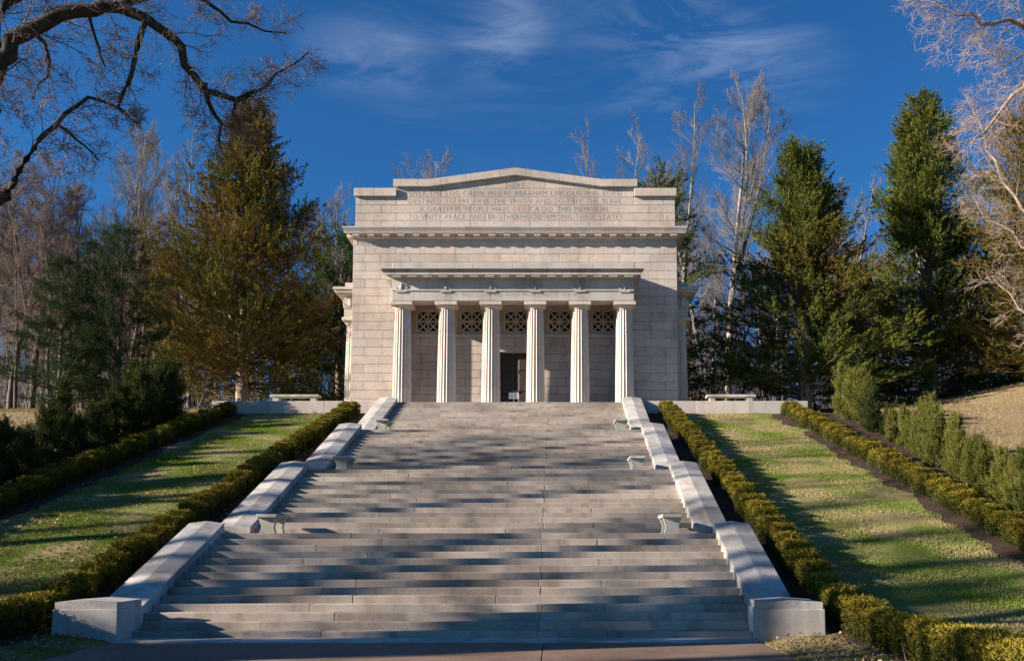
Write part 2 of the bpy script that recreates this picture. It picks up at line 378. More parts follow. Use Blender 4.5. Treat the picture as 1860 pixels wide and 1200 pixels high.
# ------------------------------------------------------------------ memorial building
B = tag(empty('memorial_building', (0, 28, 8.12)), 'pinkish granite memorial hall with six fluted columns and inscribed attic above the stairs', 'building')
def bp(o):  # parts are modelled in place; hang them on the building
    o.parent = B; o.matrix_parent_inverse = B.matrix_world.inverted() if False else o.matrix_parent_inverse
    return o
OFF = Vector((0, -28, -8.12))
def part(m, name, mat, parent=B, smooth=False, label=None):
    m.v = [(x, y-28, z-8.12) for x, y, z in m.v]
    me = m.mesh(name, mat, smooth); fix_normals(me)
    o = link(name, me, parent)
    if label: o['label'] = label
    return o
YW = 28.0; BW = 8.23; JX = 5.60; YR = 28.9
core = MB()
core.box(-BW+.03, -JX-.03, YW+.03, YR+.5, 8.12, 14.4); core.box(JX+.03, BW-.03, YW+.03, YR+.5, 8.12, 14.4)
core.box(-BW+.03, BW-.03, YW+.03, YR+.5, 14.41, 17.6)
core.box(-8.1, 8.1, 28.13, 29.4, 17.61, 19.38); core.box(-6.0, 6.0, 28.13, 29.4, 19.39, 19.9)
part(core, 'wall_core', M['joint'])
rear = MB(); rear.box(-BW, BW, YR+.52, 42, 8.12, 17.6); rear.box(-8.1, 8.1, 29.42, 41.8, 17.61, 19.6)
part(rear, 'hall_body', M['wall'])
J = 0.0065
def stone(x0, x1, y0, z0, z1, dep=0.3, par=B, mat='wall', name='stone_block', c=0.010):
    pr = random.uniform(-.003, .003)
    return part(MB().cbox(x0+J, x1-J, y0+pr, y0+dep, z0+J, z1-J, c), name, M[mat], par)
SL = 1.52
rows = np.linspace(16.85, 8.12, 21)
for i in range(20):
    zt, zb = rows[i], rows[i+1]
    js = [(-5+q)*SL for q in range(11)] if i % 2 == 0 else [(-4.5+q)*SL for q in range(10)]
    js = [-BW]+[q for q in js if abs(q) < BW-.2]+[BW]
    if zb < 14.38:
        ja = [-BW]+[q for q in js[1:-1] if q < -JX-.35]+[-JX]
        jb = [JX]+[q for q in js[1:-1] if q > JX+.35]+[BW]
        segs = list(zip(ja[:-1], ja[1:]))+list(zip(jb[:-1], jb[1:]))
    else: segs = list(zip(js[:-1], js[1:]))
    for a, b in segs: stone(a, b, YW, zb, zt, 0.3 if not (zb < 14.38 and (abs(a+JX)<.01 or abs(b+JX)<.01 or abs(a-JX)<.01 or abs(b-JX)<.01)) else 0.92)
# frieze, bed mould, cornice, modillions
fr = [-BW]+[(-4.5+q)*SL for q in range(10)]+[BW]
for a, b in zip(fr[:-1], fr[1:]):
    stone(a, b, YW+.005, 16.86, 17.18, 0.3, mat='trim', name='frieze_stone')
cx = [-8.62]+[(-5+q)*SL for q in range(11)]+[8.62]
prof = [(28.2,17.18),(27.93,17.18),(27.86,17.24),(27.86,17.33),(27.62,17.36),(27.56,17.36),(27.56,17.45),(27.53,17.455),(27.53,17.53),(27.50,17.535),(27.46,17.62),(27.46,17.67),(28.2,17.72)]
for a, b in zip(cx[:-1], cx[1:]):
    m = MB(); V = []
    for k, x in enumerate((a, b)):
        for (y, z) in prof:
            ex = x+(.005 if k == 0 else -.005)
            if abs(abs(x)-8.62) < .01:                              # return the mouldings round the corner
                ex = math.copysign(8.23+(28.0-min(y,28.0))*0.87, x)
            V.append((ex, y, z))
    n = len(prof); m.add(V, [tuple(range(n)), tuple(range(2*n-1, n-1, -1))]+[(q, q+n, (q+1)%n+n, (q+1)%n) for q in range(n)])
    part(m, 'cornice_stone', M['trim'])
for sg in (-1, 1):
    part(MB().box(*sorted((sg*8.235, sg*8.62)), 28.21, 42, 17.36, 17.67), 'cornice_return', M['trim'])
for q in range(22):
    x = (q-10.5)*0.765
    part(MB().cbox(x-.17, x+.17, 27.60, 27.87, 17.235, 17.355, .008), 'modillion', M['trim'])
rel = MB()                                                          # low carving running along the frieze
for q in range(62):
    x = -8.05+q*0.2635
    rel.lathe([(0.0,0),(0.075,0.0),(0.06,.02),(0.0,.03)], 8) if False else None
    rel.box(x-.012, x+.012, YW-.012, YW+.01, 16.93, 17.11); rel.bar((x+.03,16.95), (x+.12,17.09), .024, (YW-.012, YW+.01)); rel.bar((x+.12,17.09), (x+.19,16.95), .024, (YW-.012, YW+.01))
part(rel, 'frieze_carving', M['trim'])
# attic
arow = [17.70, 18.19, 18.58, 19.0, 19.41, 19.87]
for i in range(5):
    lim = 8.17 if i < 4 else 6.05
    js = [(-5+q)*SL for q in range(11)] if i % 2 else [(-4.5+q)*SL for q in range(10)]
    js = [-lim]+[q for q in js if abs(q) < lim-.25]+[lim]
    for a, b in zip(js[:-1], js[1:]): stone(a, b, 28.1, arow[i], arow[i+1])
def ctop(x): x = abs(x); return 20.30 if x > 4.4 else 20.30+(4.4-x)/4.4*0.60
def cbot(x): x = abs(x); return 19.93 if x > 4.4 else 19.93+(4.4-x)/4.4*0.60
gj = [-6.05,-4.4,-3.04,-1.52,0,1.52,3.04,4.4,6.05]
for a, b in zip(gj[:-1], gj[1:]):
    part(MB().prism([(a+J,19.88),(b-J,19.88),(b-J,cbot(b)-.002),(a+J,cbot(a)-.002)], 28.1, 29.3, 'y'), 'stone_block', M['wall'])
gj = [-6.24,-5.32,-4.4,-3.8,-2.28,-.76,0,.76,2.28,3.8,4.4,5.32,6.24]
pieces = [(-6.24,-5.0),(-5.0,-3.8),(-3.8,-2.28),(-2.28,-.76),(-.76,.76),(.76,2.28),(2.28,3.8),(3.8,5.0),(5.0,6.24)]
for a, b in pieces:
    mid = [q for q in (-4.4,0,4.4) if a < q < b]
    xs_ = [a+.006]+mid+[b-.006]
    poly = [(x, cbot(x)) for x in xs_]+[(x, ctop(x)) for x in xs_[::-1]]
    part(MB().prism(poly, 27.93, 29.5, 'y'), 'coping_stone', M['wall'])
for sg in (-1, 1):
    for a, b in ((6.07, 7.2), (7.2, 8.24)):
        xa, xb = sorted((sg*a, sg*b)); part(MB().cbox(xa+.006, xb-.006, 27.95, 29.5, 19.425, 19.84, .012), 'coping_stone', M['wall'])
# porch recess: back wall, band, lintel, door, grilles
GC = [-4.52, -2.27, 0.0, 2.27, 4.52]; GW = 0.60; GB, GT = 12.62, 13.72
rcore = MB().box(-JX-.02, JX+.02, YR+.47, YR+.5, 8.12, 14.4); part(rcore, 'recess_backing', M['glass'])
rr = np.linspace(12.28, 8.12, 11)
for i in range(10):
    zt, zb = rr[i], rr[i+1]
    js = [-JX]+[q for q in ([-4.1,-2.6] if i % 2 else [-4.9,-3.4,-1.8])]+[-.95]
    if zb > 11.85: js2 = [-JX]+([-4.1,-2.6,-.76,.76,2.6,4.1] if i % 2 else [-4.9,-3.4,-1.8,0,1.8,3.4,4.9])+[JX]; segs = list(zip(js2[:-1], js2[1:]))
    else: segs = list(zip(js[:-1], js[1:]))+[(-b, -a) for a, b in zip(js[:-1], js[1:])]
    for a, b in segs: stone(a, b, YR, zb, zt, 0.4)
part(MB().cbox(-1.15, 1.15, YR-.03, YR+.4, 11.56, 11.86, .012), 'lintel', M['trim'])
part(MB().cbox(-JX, JX, YR-.07, YR+.3, 12.285, 12.50, .02), 'band_course', M['trim'])
prev = -JX
for gx in GC:
    stone(prev, gx-GW-.07, YR, 12.505, 14.0, 0.4); prev = gx+GW+.07
    stone(gx-GW-.07, gx+GW+.07, YR, 13.79, 14.0, 0.4); part(MB().box(gx-GW-.06, gx+GW+.06, YR+.04, YR+.4, 12.507, 12.55), 'sill', M['trim'])
stone(prev, JX, YR, 12.505, 14.0, 0.4)
for gx in GC:
    fm = MB(); z0, z1 = 12.56, 13.78; w = .08
    for (x0,x1,a,b) in ((gx-GW-.06,gx-GW+w,z0,z1),(gx+GW-w,gx+GW+.06,z0,z1),(gx-GW+w,gx+GW-w,z0,z0+.1),(gx-GW+w,gx+GW-w,z1-.1,z1)): fm.box(x0,x1,YR+.05,YR+.25,a,b)
    g = part(fm, 'window_grille', M['trim']); zc = (z0+z1)/2; X0, X1, Z0, Z1 = gx-GW+w, gx+GW-w, z0+.1, z1-.1
    part(MB().bar((gx,Z0),(gx,Z1),.085,(YR+.08,YR+.2)), 'lattice_bar', M['trim'], g); part(MB().bar((X0,zc),(X1,zc),.085,(YR+.083,YR+.197)), 'lattice_bar', M['trim'], g)
    for xa, xb in ((X0,gx),(gx,X1)):
        for za, zb in ((Z0,zc),(zc,Z1)):
            part(MB().bar((xa,za),(xb,zb),.075,(YR+.09,YR+.19)), 'lattice_bar', M['trim'], g); part(MB().bar((xa,zb),(xb,za),.075,(YR+.093,YR+.187)), 'lattice_bar', M['trim'], g)
    part(MB().box(X0-.02,X1+.02,YR+.3,YR+.32,Z0-.02,Z1+.02), 'pane', M['glass'], g)
for sg in (-1, 1):
    xa, xb = sorted((sg*.012, sg*.94))
    d = part(MB().box(xa, xb, YR+.28, YR+.36, 8.125, 11.55), 'door_leaf', M['bronze'])
    for za, zb in ((8.4,9.4),(9.55,10.5),(10.65,11.4)):
        part(MB().cbox(xa+.14, xb-.14, YR+.24, YR+.29, za, zb, .03), 'door_panel', M['bronze'], d)
    part(MB().lathe([(.03,9.5),(.04,9.55),(.03,9.6)], 8, (sg*.09, YR+.25)), 'handle', M['bronze'], d)
part(MB().box(-JX-.02, JX+.02, YW-.02, YR+.4, 14.02, 14.3), 'porch_ceiling', M['trim'])
# portico: entablature
DP = 0.17; YE = 25.88+DP; EX = 5.87
ej = [-EX]+[-3.25,-1.08,1.08,3.25]+[EX]
for a, b in zip(ej[:-1], ej[1:]):
    part(MB().cbox(a+.005, b-.005, YE, YE+.85, 13.47, 13.94, .01), 'architrave_stone', M['weather'])
    part(MB().cbox(a+.005, b-.005, YE-.045, YE+.5, 13.945, 14.02, .006), 'taenia', M['weather'])
    part(MB().cbox(a+.005, b-.005, YE+.01, YE+.85, 14.025, 14.60, .006), 'frieze_stone', M['weather'])
for sg in (-1, 1):                                                  # side returns back to the wall
    xa, xb = sorted((sg*(EX-.004), sg*(EX-.8)))
    part(MB().box(xa, xb, YE+.86, YW-.005, 13.472, 14.60), 'entablature_return', M['weather'])
part(MB().box(-EX+.05, EX-.05, YE+.87, YW-.01, 14.05, 14.25), 'porch_ceiling', M['trim'])
prof = [(26.2,14.58),(25.62,14.58),(25.60,14.62),(25.42,14.63),(25.42,14.735),(26.2,14.737)]
proft = [(26.2,14.739),(25.40,14.739),(25.37,14.80),(25.33,14.86),(25.33,14.90),(26.2,14.97)]
prof = [(y+DP, z) for y, z in prof]; proft = [(y+DP, z) for y, z in proft]
cx = [-6.22,-3.9,-2.4,-.9,.9,2.4,3.9,6.22]
for a, b in zip(cx[:-1], cx[1:]):
  for pf, nm, mt in ((prof,'cornice_stone','weather'),(proft,'gutter_stone','lichen')):
    V = []
    for k, x in enumerate((a, b)):
        for (y, z) in pf:
            ex = x+(.005 if k == 0 else -.005)
            if abs(abs(x)-6.22) < .01: ex = math.copysign(EX+(26.0-min(y-DP,25.8))-.2-.02, x)
            V.append((ex, y, z))
    n = len(pf); m = MB().add(V, [tuple(range(n)), tuple(range(2*n-1, n-1, -1))]+[(q, q+n, (q+1)%n+n, (q+1)%n) for q in range(n)])
    part(m, nm, M[mt])
for sg in (-1, 1):
    part(MB().box(*sorted((sg*EX, sg*(EX+.36))), 26.21+DP, YW-.005, 14.63, 14.90), 'cornice_return', M['weather'])
part(MB().box(-EX+.03, EX-.03, 26.21+DP, YW-.005, 14.61, 14.97), 'portico_roof', M['weather'])
cx = [-5.88,-3.92,-1.96,0,1.96,3.92,5.88]
for a, b in zip(cx[:-1], cx[1:]): part(MB().cbox(a+.005, b-.005, 25.90+DP, YW-.01, 14.975, 15.35, .012), 'blocking_stone', M['weather'])
for q in range(16):
    x = (q-7.5)*0.745; m = MB().box(x-.22, x+.22, 25.45+DP, 25.78+DP, 14.56, 14.625)
    for g in range(6): m.box(x-.20+g*.072, x-.16+g*.072, 25.455+DP, 25.50+DP, 14.525, 14.56)
    part(m, 'mutule', M['weather'])
COLX = [-5.42+2.168*i for i in range(6)]
def eagle():
    m = MB()
    for sg in (-1, 1):
        for q in range(6):
            a = R(18+q*13); L_ = .40-.03*abs(q-2); p0 = (sg*.06, .02+q*.02); p1 = (sg*(.06+L_*math.cos(a)), .02+q*.02+L_*math.sin(a)*.8)
            m.bar(p0, p1, .062, (-.05-.006*q, 0.02)) if sg > 0 else m.bar(p1, p0, .062, (-.05-.006*q, 0.02))
    def blob(c, r, n=8):
        vs, fs = [], []
        for j in range(n+1):
            th = math.pi*j/n
            for i in range(n*2):
                ph = math.pi*i/n; vs.append((c[0]+r[0]*math.sin(th)*math.cos(ph), c[1]+r[1]*math.sin(th)*math.sin(ph), c[2]+r[2]*math.cos(th)))
        for j in range(n):
            for i in range(2*n): fs.append((j*2*n+i, (j+1)*2*n+i, (j+1)*2*n+(i+1)%(2*n), j*2*n+(i+1)%(2*n)))
        m.add(vs, fs)
    blob((0,-.06,.12), (.10,.09,.17)); blob((.02,-.1,.33), (.06,.07,.07))
    for i in range(9):
        a = R(180+180*i/8); blob((.32*math.cos(a), -.03, .06+.11*math.sin(a)), (.06,.055,.045), 5)
    me = m.mesh('carved_eagle', M['weather']); fix_normals(me); return me
eme = eagle()
for x in COLX:
    link('carved_eagle', eme, B, Vector((x, YE+.01, 14.04))+OFF, None, (.8,.7,.72))
    m = MB().box(x-.26, x+.26, YE-.05, YE, 13.90, 13.942)
    for g in range(6): m.box(x-.24+g*.087, x-.195+g*.087, YE-.048, YE-.005, 13.865, 13.90)
    part(m, 'guttae', M['weather'])
# columns
def rad(z): u = (z-8.12)/(13.22-8.12); return 0.468-0.088*u-0.012*math.sin(0)*u+0.012*math.sin(math.pi*u)
def drum(z0, z1):
    nf, ns = 20, 6; V = []; zz = [z0+.004]+list(np.linspace(z0, z1, 4)[1:-1])+[z1-.004]; n = nf*ns
    for z in zz:
        r = rad(z)
        for i in range(nf):
            for s in range(ns):
                u = s/ns; a = 2*math.pi*(i+u)/nf; d = 0.044*math.sin(math.pi*u)**0.75 if s else 0
                V.append(((r-d)*math.cos(a), (r-d)*math.sin(a), z))
    m = MB().add(V, [(j*n+i, j*n+(i+1)%n, (j+1)*n+(i+1)%n, (j+1)*n+i) for j in range(3) for i in range(n)]+[tuple(range(n))[::-1], tuple(3*n+i for i in range(n))])
    return m.mesh('drum', M['column'])
DZ = [8.125, 9.27, 10.63, 12.0, 13.13]
drums = [drum(a, b) for a, b in zip(DZ[:-1], DZ[1:])]
me_neck = MB().lathe([(.33,13.10),(.385,13.10),(.385,13.125),(.372,13.13),(.372,13.145),(.39,13.15),(.43,13.20),(.49,13.25),(.505,13.275),(.49,13.285),(.3,13.286)], 40).mesh('echinus', M['column'], True)
me_aba = MB().cbox(-.535, .535, -.535, .535, 13.287, 13.468, .01).mesh('abacus', M['column'])
def column(x, y):
    c = empty('column', Vector((x, y, 8.12))+OFF, B)
    for me in drums: link('drum', me, c, (0,0,-8.12), R(9))
    link('echinus', me_neck, c, (0,0,-8.12)); link('abacus', me_aba, c, (0,0,-8.12))
    return c
for x in COLX: column(x, 26.60)
# engaged side porticoes
for sg in (-1, 1):
    for y in (29.75, 31.9, 34.05, 36.2): column(sg*8.50, y)
    def sb(a, b, y0, y1, z0, z1, name, mat='trim'):
        xa, xb = sorted((sg*a, sg*b)); part(MB().cbox(xa, xb, y0, y1, z0, z1, .01), name, M[mat])
    sb(8.24, 8.94, 29.30, 36.65, 13.47, 13.94, 'architrave_stone'); sb(8.24, 8.975, 29.26, 36.69, 13.945, 14.02, 'taenia')
    sb(8.24, 8.93, 29.31, 36.64, 14.025, 14.60, 'frieze_stone'); sb(8.24, 9.10, 29.05, 36.85, 14.60, 14.66, 'bed_moulding')
    sb(8.24, 9.34, 28.85, 37.05, 14.665, 14.80, 'cornice_stone'); sb(8.24, 9.42, 28.78, 37.1, 14.805, 14.95, 'cornice_stone')
    sb(8.24, 8.92, 29.3, 36.6, 14.955, 15.30, 'blocking_stone')
    for y in (29.75, 31.9, 34.05, 36.2):
        o = link('carved_eagle', eme, B, Vector((sg*8.94, y, 14.08))+OFF, R(90*sg))
    o = link('carved_eagle', eme, B, Vector((sg*8.62, 29.30, 14.08))+OFF)

# inscriptions: flat letters, their dark colour painting weathering and the shade of cuts
def inscription(text, xa, xb, zc, h, y, label):
    cu = bpy.data.curves.new('inscription_line', 'FONT'); cu.body = text; cu.size = 1; cu.align_x = 'CENTER'; cu.align_y = 'CENTER'
    cu.offset = -0.022; cu.extrude = 0.0; cu.space_character = 1.12; cu.space_word = 1.25; cu.resolution_u = 2
    tmp = bpy.data.objects.new('tmp', cu); C.objects.link(tmp); bpy.context.view_layer.update()
    dg = bpy.context.evaluated_depsgraph_get(); me = bpy.data.meshes.new_from_object(tmp.evaluated_get(dg))
    bpy.data.objects.remove(tmp)
    v = np.zeros(len(me.vertices)*3, np.float32); me.vertices.foreach_get('co', v); v = v.reshape(-1,3)
    mn, mx = v.min(0), v.max(0)
    x = (v[:,0]-mn[0])/(mx[0]-mn[0])*(xb-xa)+xa; z = (v[:,1]-mn[1])/(mx[1]-mn[1])*h+zc-h/2
    me.vertices.foreach_set('co', np.c_[x, np.full(len(x), y-28), z-8.12].astype(np.float32).ravel())
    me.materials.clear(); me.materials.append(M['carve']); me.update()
    o = link('inscription_line', me, B); o['label'] = label; o['kind'] = 'stuff'
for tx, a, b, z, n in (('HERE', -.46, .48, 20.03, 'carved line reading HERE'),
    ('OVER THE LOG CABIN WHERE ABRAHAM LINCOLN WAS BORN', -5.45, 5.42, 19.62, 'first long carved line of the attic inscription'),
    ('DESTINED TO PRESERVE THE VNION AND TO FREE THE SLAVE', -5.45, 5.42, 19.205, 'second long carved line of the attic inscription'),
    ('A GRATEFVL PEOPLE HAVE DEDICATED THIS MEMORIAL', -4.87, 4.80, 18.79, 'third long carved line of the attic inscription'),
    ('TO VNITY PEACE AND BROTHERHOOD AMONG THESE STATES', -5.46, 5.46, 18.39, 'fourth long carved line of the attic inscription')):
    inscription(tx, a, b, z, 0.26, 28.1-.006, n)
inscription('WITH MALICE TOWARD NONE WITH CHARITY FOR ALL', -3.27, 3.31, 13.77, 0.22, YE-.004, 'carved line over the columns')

# ------------------------------------------------------------------ benches and notice
def lyre(w_top, w_mid, w_bot, h):
    L_ = []
    for i in range(13):
        u = i/12; z = u*h
        w = w_mid+(w_bot-w_mid)*max(0, (0.42-u)/0.42)**1.6+(w_top-w_mid)*max(0, (u-.42)/.58)**1.2*(1.0 if u < .86 else 1.0)
        L_.append((w/2, z))
    return [(-a, z) for a, z in L_]+[(a, z) for a, z in L_[::-1]]
def bench(name, length, width, h, legs, leg_t):
    seat = MB().cbox(-width/2, width/2, -length/2, length/2, h-.085, h, .012).mesh('seat', M['bench'])
    poly = lyre(width*.92, width*.62, width*.80, h-.087)[::-1]
    lm = MB().prism(poly, -leg_t/2, leg_t/2, 'y').mesh('leg', M['bench']); fix_normals(lm)
    return seat, lm
seat_m, leg_m = bench('b', 1.02, 0.50, 0.46, 2, .13)
for j in range(1, 4):
    yb = step_y(14*j)+0.86
    for sg, side in ((-1,'left'), (1,'right')):
        xb = sg*((HW[j]+HW[j-1])/2-0.82) if j < 3 else sg*4.62
        e = tag(empty('stone_bench', (xb, yb, 14*j*RI+.004)), 'small grey-green stone bench with curved legs, %s landing from the bottom, %s side' % (ORD[j-1], side), 'bench', 'stone benches on the stair landings')
        link('seat', seat_m, e)
        for q in (-.34, .34): link('leg', leg_m, e, (0,q,0))
for sg, side in ((-1,'left'), (1,'right')):
    e = tag(empty('stone_bench', (sg*10.55, 26.5, 8.124)), 'long pale stone bench on the terrace, %s of the memorial hall' % side, 'bench', 'long benches on the terrace')
    h = .80
    MB().cbox(-1.18, 1.18, -.25, .25, h-.12, h, .015).build('seat', M['bench'], e)
    for q in (-.9, .9): MB().cbox(q-.13, q+.13, -.2, .2, 0, h-.122, .01).build('leg', M['bench'], e)
e = tag(empty('notice_stand', (0.03, 26.5, 8.124)), 'small white notice board on a post before the dark door', 'sign')
MB().cbox(-.235, .235, -.02, .0, .62, .93, .004).build('board', M['board'], e)
MB().box(-.025, .025, .002, .05, 0.02, .9).build('post', M['post'], e); MB().lathe([(.0,0),(.17,0),(.17,.015),(.05,.03),(0,.03)], 16).build('base', M['post'], e)
m = MB()
for q in range(5): m.box(-.20, -.03, -.0225, -.0205, .68+q*.04, .69+q*.04); m.box(.03, .20-.03*(q%2), -.0225, -.0205, .68+q*.04, .69+q*.04)
m.build('print', M['ink'], e)

# ------------------------------------------------------------------ vegetation builders
def unit(a): return a/np.maximum(np.linalg.norm(a, axis=-1, keepdims=True), 1e-9)
def blades(cen, dirs, col, n, length, width, spread, jit, tipmul=1.15):
    """n small pointed leaf blades round every centre; returns V, F, colours"""
    N = len(cen)*n; c = np.repeat(cen, n, 0); d = np.repeat(dirs, n, 0); k = np.repeat(col, n, 0)
    d = unit(d+rng.normal(0, spread, (N,3)))
    c = c+rng.normal(0, jit, (N,3))
    s = unit(np.cross(d, rng.normal(0, 1, (N,3))))
    L_ = length*rng.uniform(.55, 1.25, (N,1)); W = width*rng.uniform(.6, 1.3, (N,1))
    V = np.stack([c-s*W*.5, c+s*W*.5, c+d*L_], 1).reshape(-1,3)
    k = k*rng.uniform(.72, 1.25, (N,1)); kk = np.stack([k, k, k*tipmul], 1).reshape(-1,3)
    return V, np.arange(3*N).reshape(-1,3), kk
class Tubes:
    def __init__(s): s.v = []; s.f = []; s.n = 0
    def add(s, P, rad, sides=4): s.batch(np.asarray(P, float)[None], np.asarray(rad, float)[None], sides)
    def batch(s, P, rad, sides=3):
        """P (N,m,3) centre lines, rad (N,m)"""
        N, m = P.shape[:2]; tn = np.empty_like(P); tn[:,1:-1] = P[:,2:]-P[:,:-2]; tn[:,0] = P[:,1]-P[:,0]; tn[:,-1] = P[:,-1]-P[:,-2]; tn = unit(tn)
        ref = np.where(np.abs(tn[...,2:3]) > .9, np.array([1.,0,0]), np.array([0,0,1.]))
        a = unit(np.cross(tn, ref)); b = np.cross(tn, a); an = 2*np.pi*np.arange(sides)/sides
        ring = P[:,:,None,:]+rad[:,:,None,None]*(np.cos(an)[:,None]*a[:,:,None,:]+np.sin(an)[:,None]*b[:,:,None,:])
        s.v.append(ring.reshape(-1,3)); i = np.arange(N*m*sides).reshape(N, m, sides)+s.n
        s.f.append(np.stack([i[:,:-1], np.roll(i[:,:-1],-1,2), np.roll(i[:,1:],-1,2), i[:,1:]], -1).reshape(-1,4)); s.n += N*m*sides
    def mesh(s, name, mat): return npmesh(name, np.concatenate(s.v), np.concatenate(s.f), mat, smooth=True)
def plumes(cen, axis, col, n, L_, blen, bwid, fat, upc=.08):
    """feathery upswept tufts: n blades set along each axis"""
    N = len(cen)*n; t_ = rng.random((N,1))**.8; c = np.repeat(cen, n, 0); a = np.repeat(axis, n, 0); Lr = np.repeat(L_, n)[:,None]; k = np.repeat(col, n, 0)
    rd = unit(np.cross(a, rng.normal(0,1,(N,3)))); p = c+a*Lr*t_+np.array([0,0,upc])*Lr*t_**2+rd*(fat*Lr*(1-.85*t_)*rng.random((N,1))**.6)
    d = unit(a*.9+rd*.7*(1-.6*t_)+np.array([0,0,upc])+rng.normal(0,.25,(N,3))); s_ = unit(np.cross(d, rng.normal(0,1,(N,3))))
    l = blen*rng.uniform(.6,1.3,(N,1)); w = bwid*rng.uniform(.6,1.3,(N,1))
    V = np.stack([p-s_*w*.5, p+s_*w*.5, p+d*l], 1).reshape(-1,3); k = k*rng.uniform(.75,1.25,(N,1))
    return V, np.arange(3*N).reshape(-1,3), np.repeat(k, 3, 0)
def path(p, d, L_, seg, wander, up):
    P = [np.array(p, float)]; d = unit(np.array(d, float))
    for i in range(seg):
        d = unit(d+rng.normal(0, wander, 3)+np.array([0,0,up])); P.append(P[-1]+d*L_/seg)
    return np.array(P), d
def side_dir(d, ang):
    a = unit(np.cross(d, rng.normal(0,1,3))); return unit(d*math.cos(ang)+a*math.sin(ang))
def twigs(tb, P, r0, counts, L_, ang=(.5,1.0), up=.04, wander=.16, start=.25, rmin=.008, shrink=.52):
    """side shoots along the paths P (N,m,3), then shoots on those, counts[i] per path at each level"""
    P = np.asarray(P, float); P = P[None] if P.ndim == 2 else P
    r0 = np.broadcast_to(np.asarray(r0, float), (len(P),)); L_ = np.broadcast_to(np.asarray(L_, float), (len(P),))
    for lv, n in enumerate(counts):
        N, m = P.shape[0], P.shape[1]-1
        u = start+(1-start)*(np.arange(n)[None]+rng.random((N,n)))/n; f = u*m; k = np.minimum(f.astype(int), m-1); ii = np.arange(N)[:,None]
        seg = P[ii,k+1]-P[ii,k]; p = (P[ii,k]+seg*(f-k)[...,None]).reshape(-1,3); t_ = unit(seg).reshape(-1,3)
        aa = rng.uniform(ang[0], ang[1], (N*n,1)); sd = unit(np.cross(t_, rng.normal(0,1,(N*n,3)))); d = unit(t_*np.cos(aa)+sd*np.sin(aa))
        l = (L_[:,None]*rng.uniform(.55,1.2,(N,n))*(1.15-.6*u)).reshape(-1); r = np.maximum((r0[:,None]*(1-.6*u)*.55).reshape(-1), rmin)
        sg = 4 if lv < len(counts)-1 else 3; Q = [p]
        for q in range(sg):
            d = unit(d+rng.normal(0, wander, d.shape)+np.array([0,0,up])); Q.append(Q[-1]+d*(l/sg)[:,None])
        Q = np.stack(Q, 1); tb.batch(Q, r[:,None]*np.linspace(1,.38,sg+1)[None], 4 if lv == 0 and len(counts) > 1 else 3)
        P, r0, L_ = Q, r, np.repeat(L_*shrink, n); start = .2
def bare_tree_mesh(H, nb, trunk_r, first=.38, spread=.55, up=.10, counts=(7,5), bark='bark_pale', tw='twig_pale', fork=False, rmin=.012, tang=(.4,.85), twn=.12):
    tk = Tubes(); br = Tubes()
    P, _ = path((0,0,-.3), (rng.normal(0,.03), rng.normal(0,.03), 1), H+.3, 14, .035, .03)
    tk.add(P, trunk_r*(1-np.linspace(0,1,15)**1.1*.95), 7)
    leaders = [P]
    if fork:
        for q in range(2):
            k = 5+q; Q, _ = path(P[k], side_dir(np.array([0,0,1.]), rng.uniform(.25,.5)), H*(1-k/14)*.95, 9, .06, .07)
            tk.add(Q, np.linspace(trunk_r*.55, .02, 10), 6); leaders.append(Q)
    for li, LP in enumerate(leaders):
        m = len(LP)-1; n = nb if li == 0 else nb//2
        for i in range(n):
            u = (first if li == 0 else .15)+(1-(first if li == 0 else .15))*(i+rng.random())/n*.985; f = u*m; k = min(int(f), m-1); p = LP[k]+(LP[k+1]-LP[k])*(f-k)
            az = rng.uniform(0, 2*math.pi); el = rng.uniform(.35,1.0)*(.7+.5*u)
            d = np.array([math.cos(az)*math.cos(el), math.sin(az)*math.cos(el), math.sin(el)])
            l = H*spread*.5*(1.12-.85*u)*rng.uniform(.7,1.15); Q, _ = path(p, d, l, 6, .10, up)
            r = trunk_r*(1-u*.8)*.28
            br.add(Q, np.linspace(max(r,.02), max(r*.25,rmin), 7), 5); twigs(br, Q, max(r,.03)*.8, counts, l*.55, tang, up*.6, twn, .2, rmin)
    return tk.mesh('trunk', M[bark]), br.mesh('branches', M[tw])
def place_tree(name, meshes, loc, rz, sc, label, cat='tree', group=None, names=('trunk','branches')):
    e = empty(name, loc); e.rotation_euler = (0,0,rz); e.scale = sc if isinstance(sc, tuple) else (sc,sc,sc); tag(e, label, cat, group)
    for me, n in zip(meshes, names): link(n, me, e)
    return e

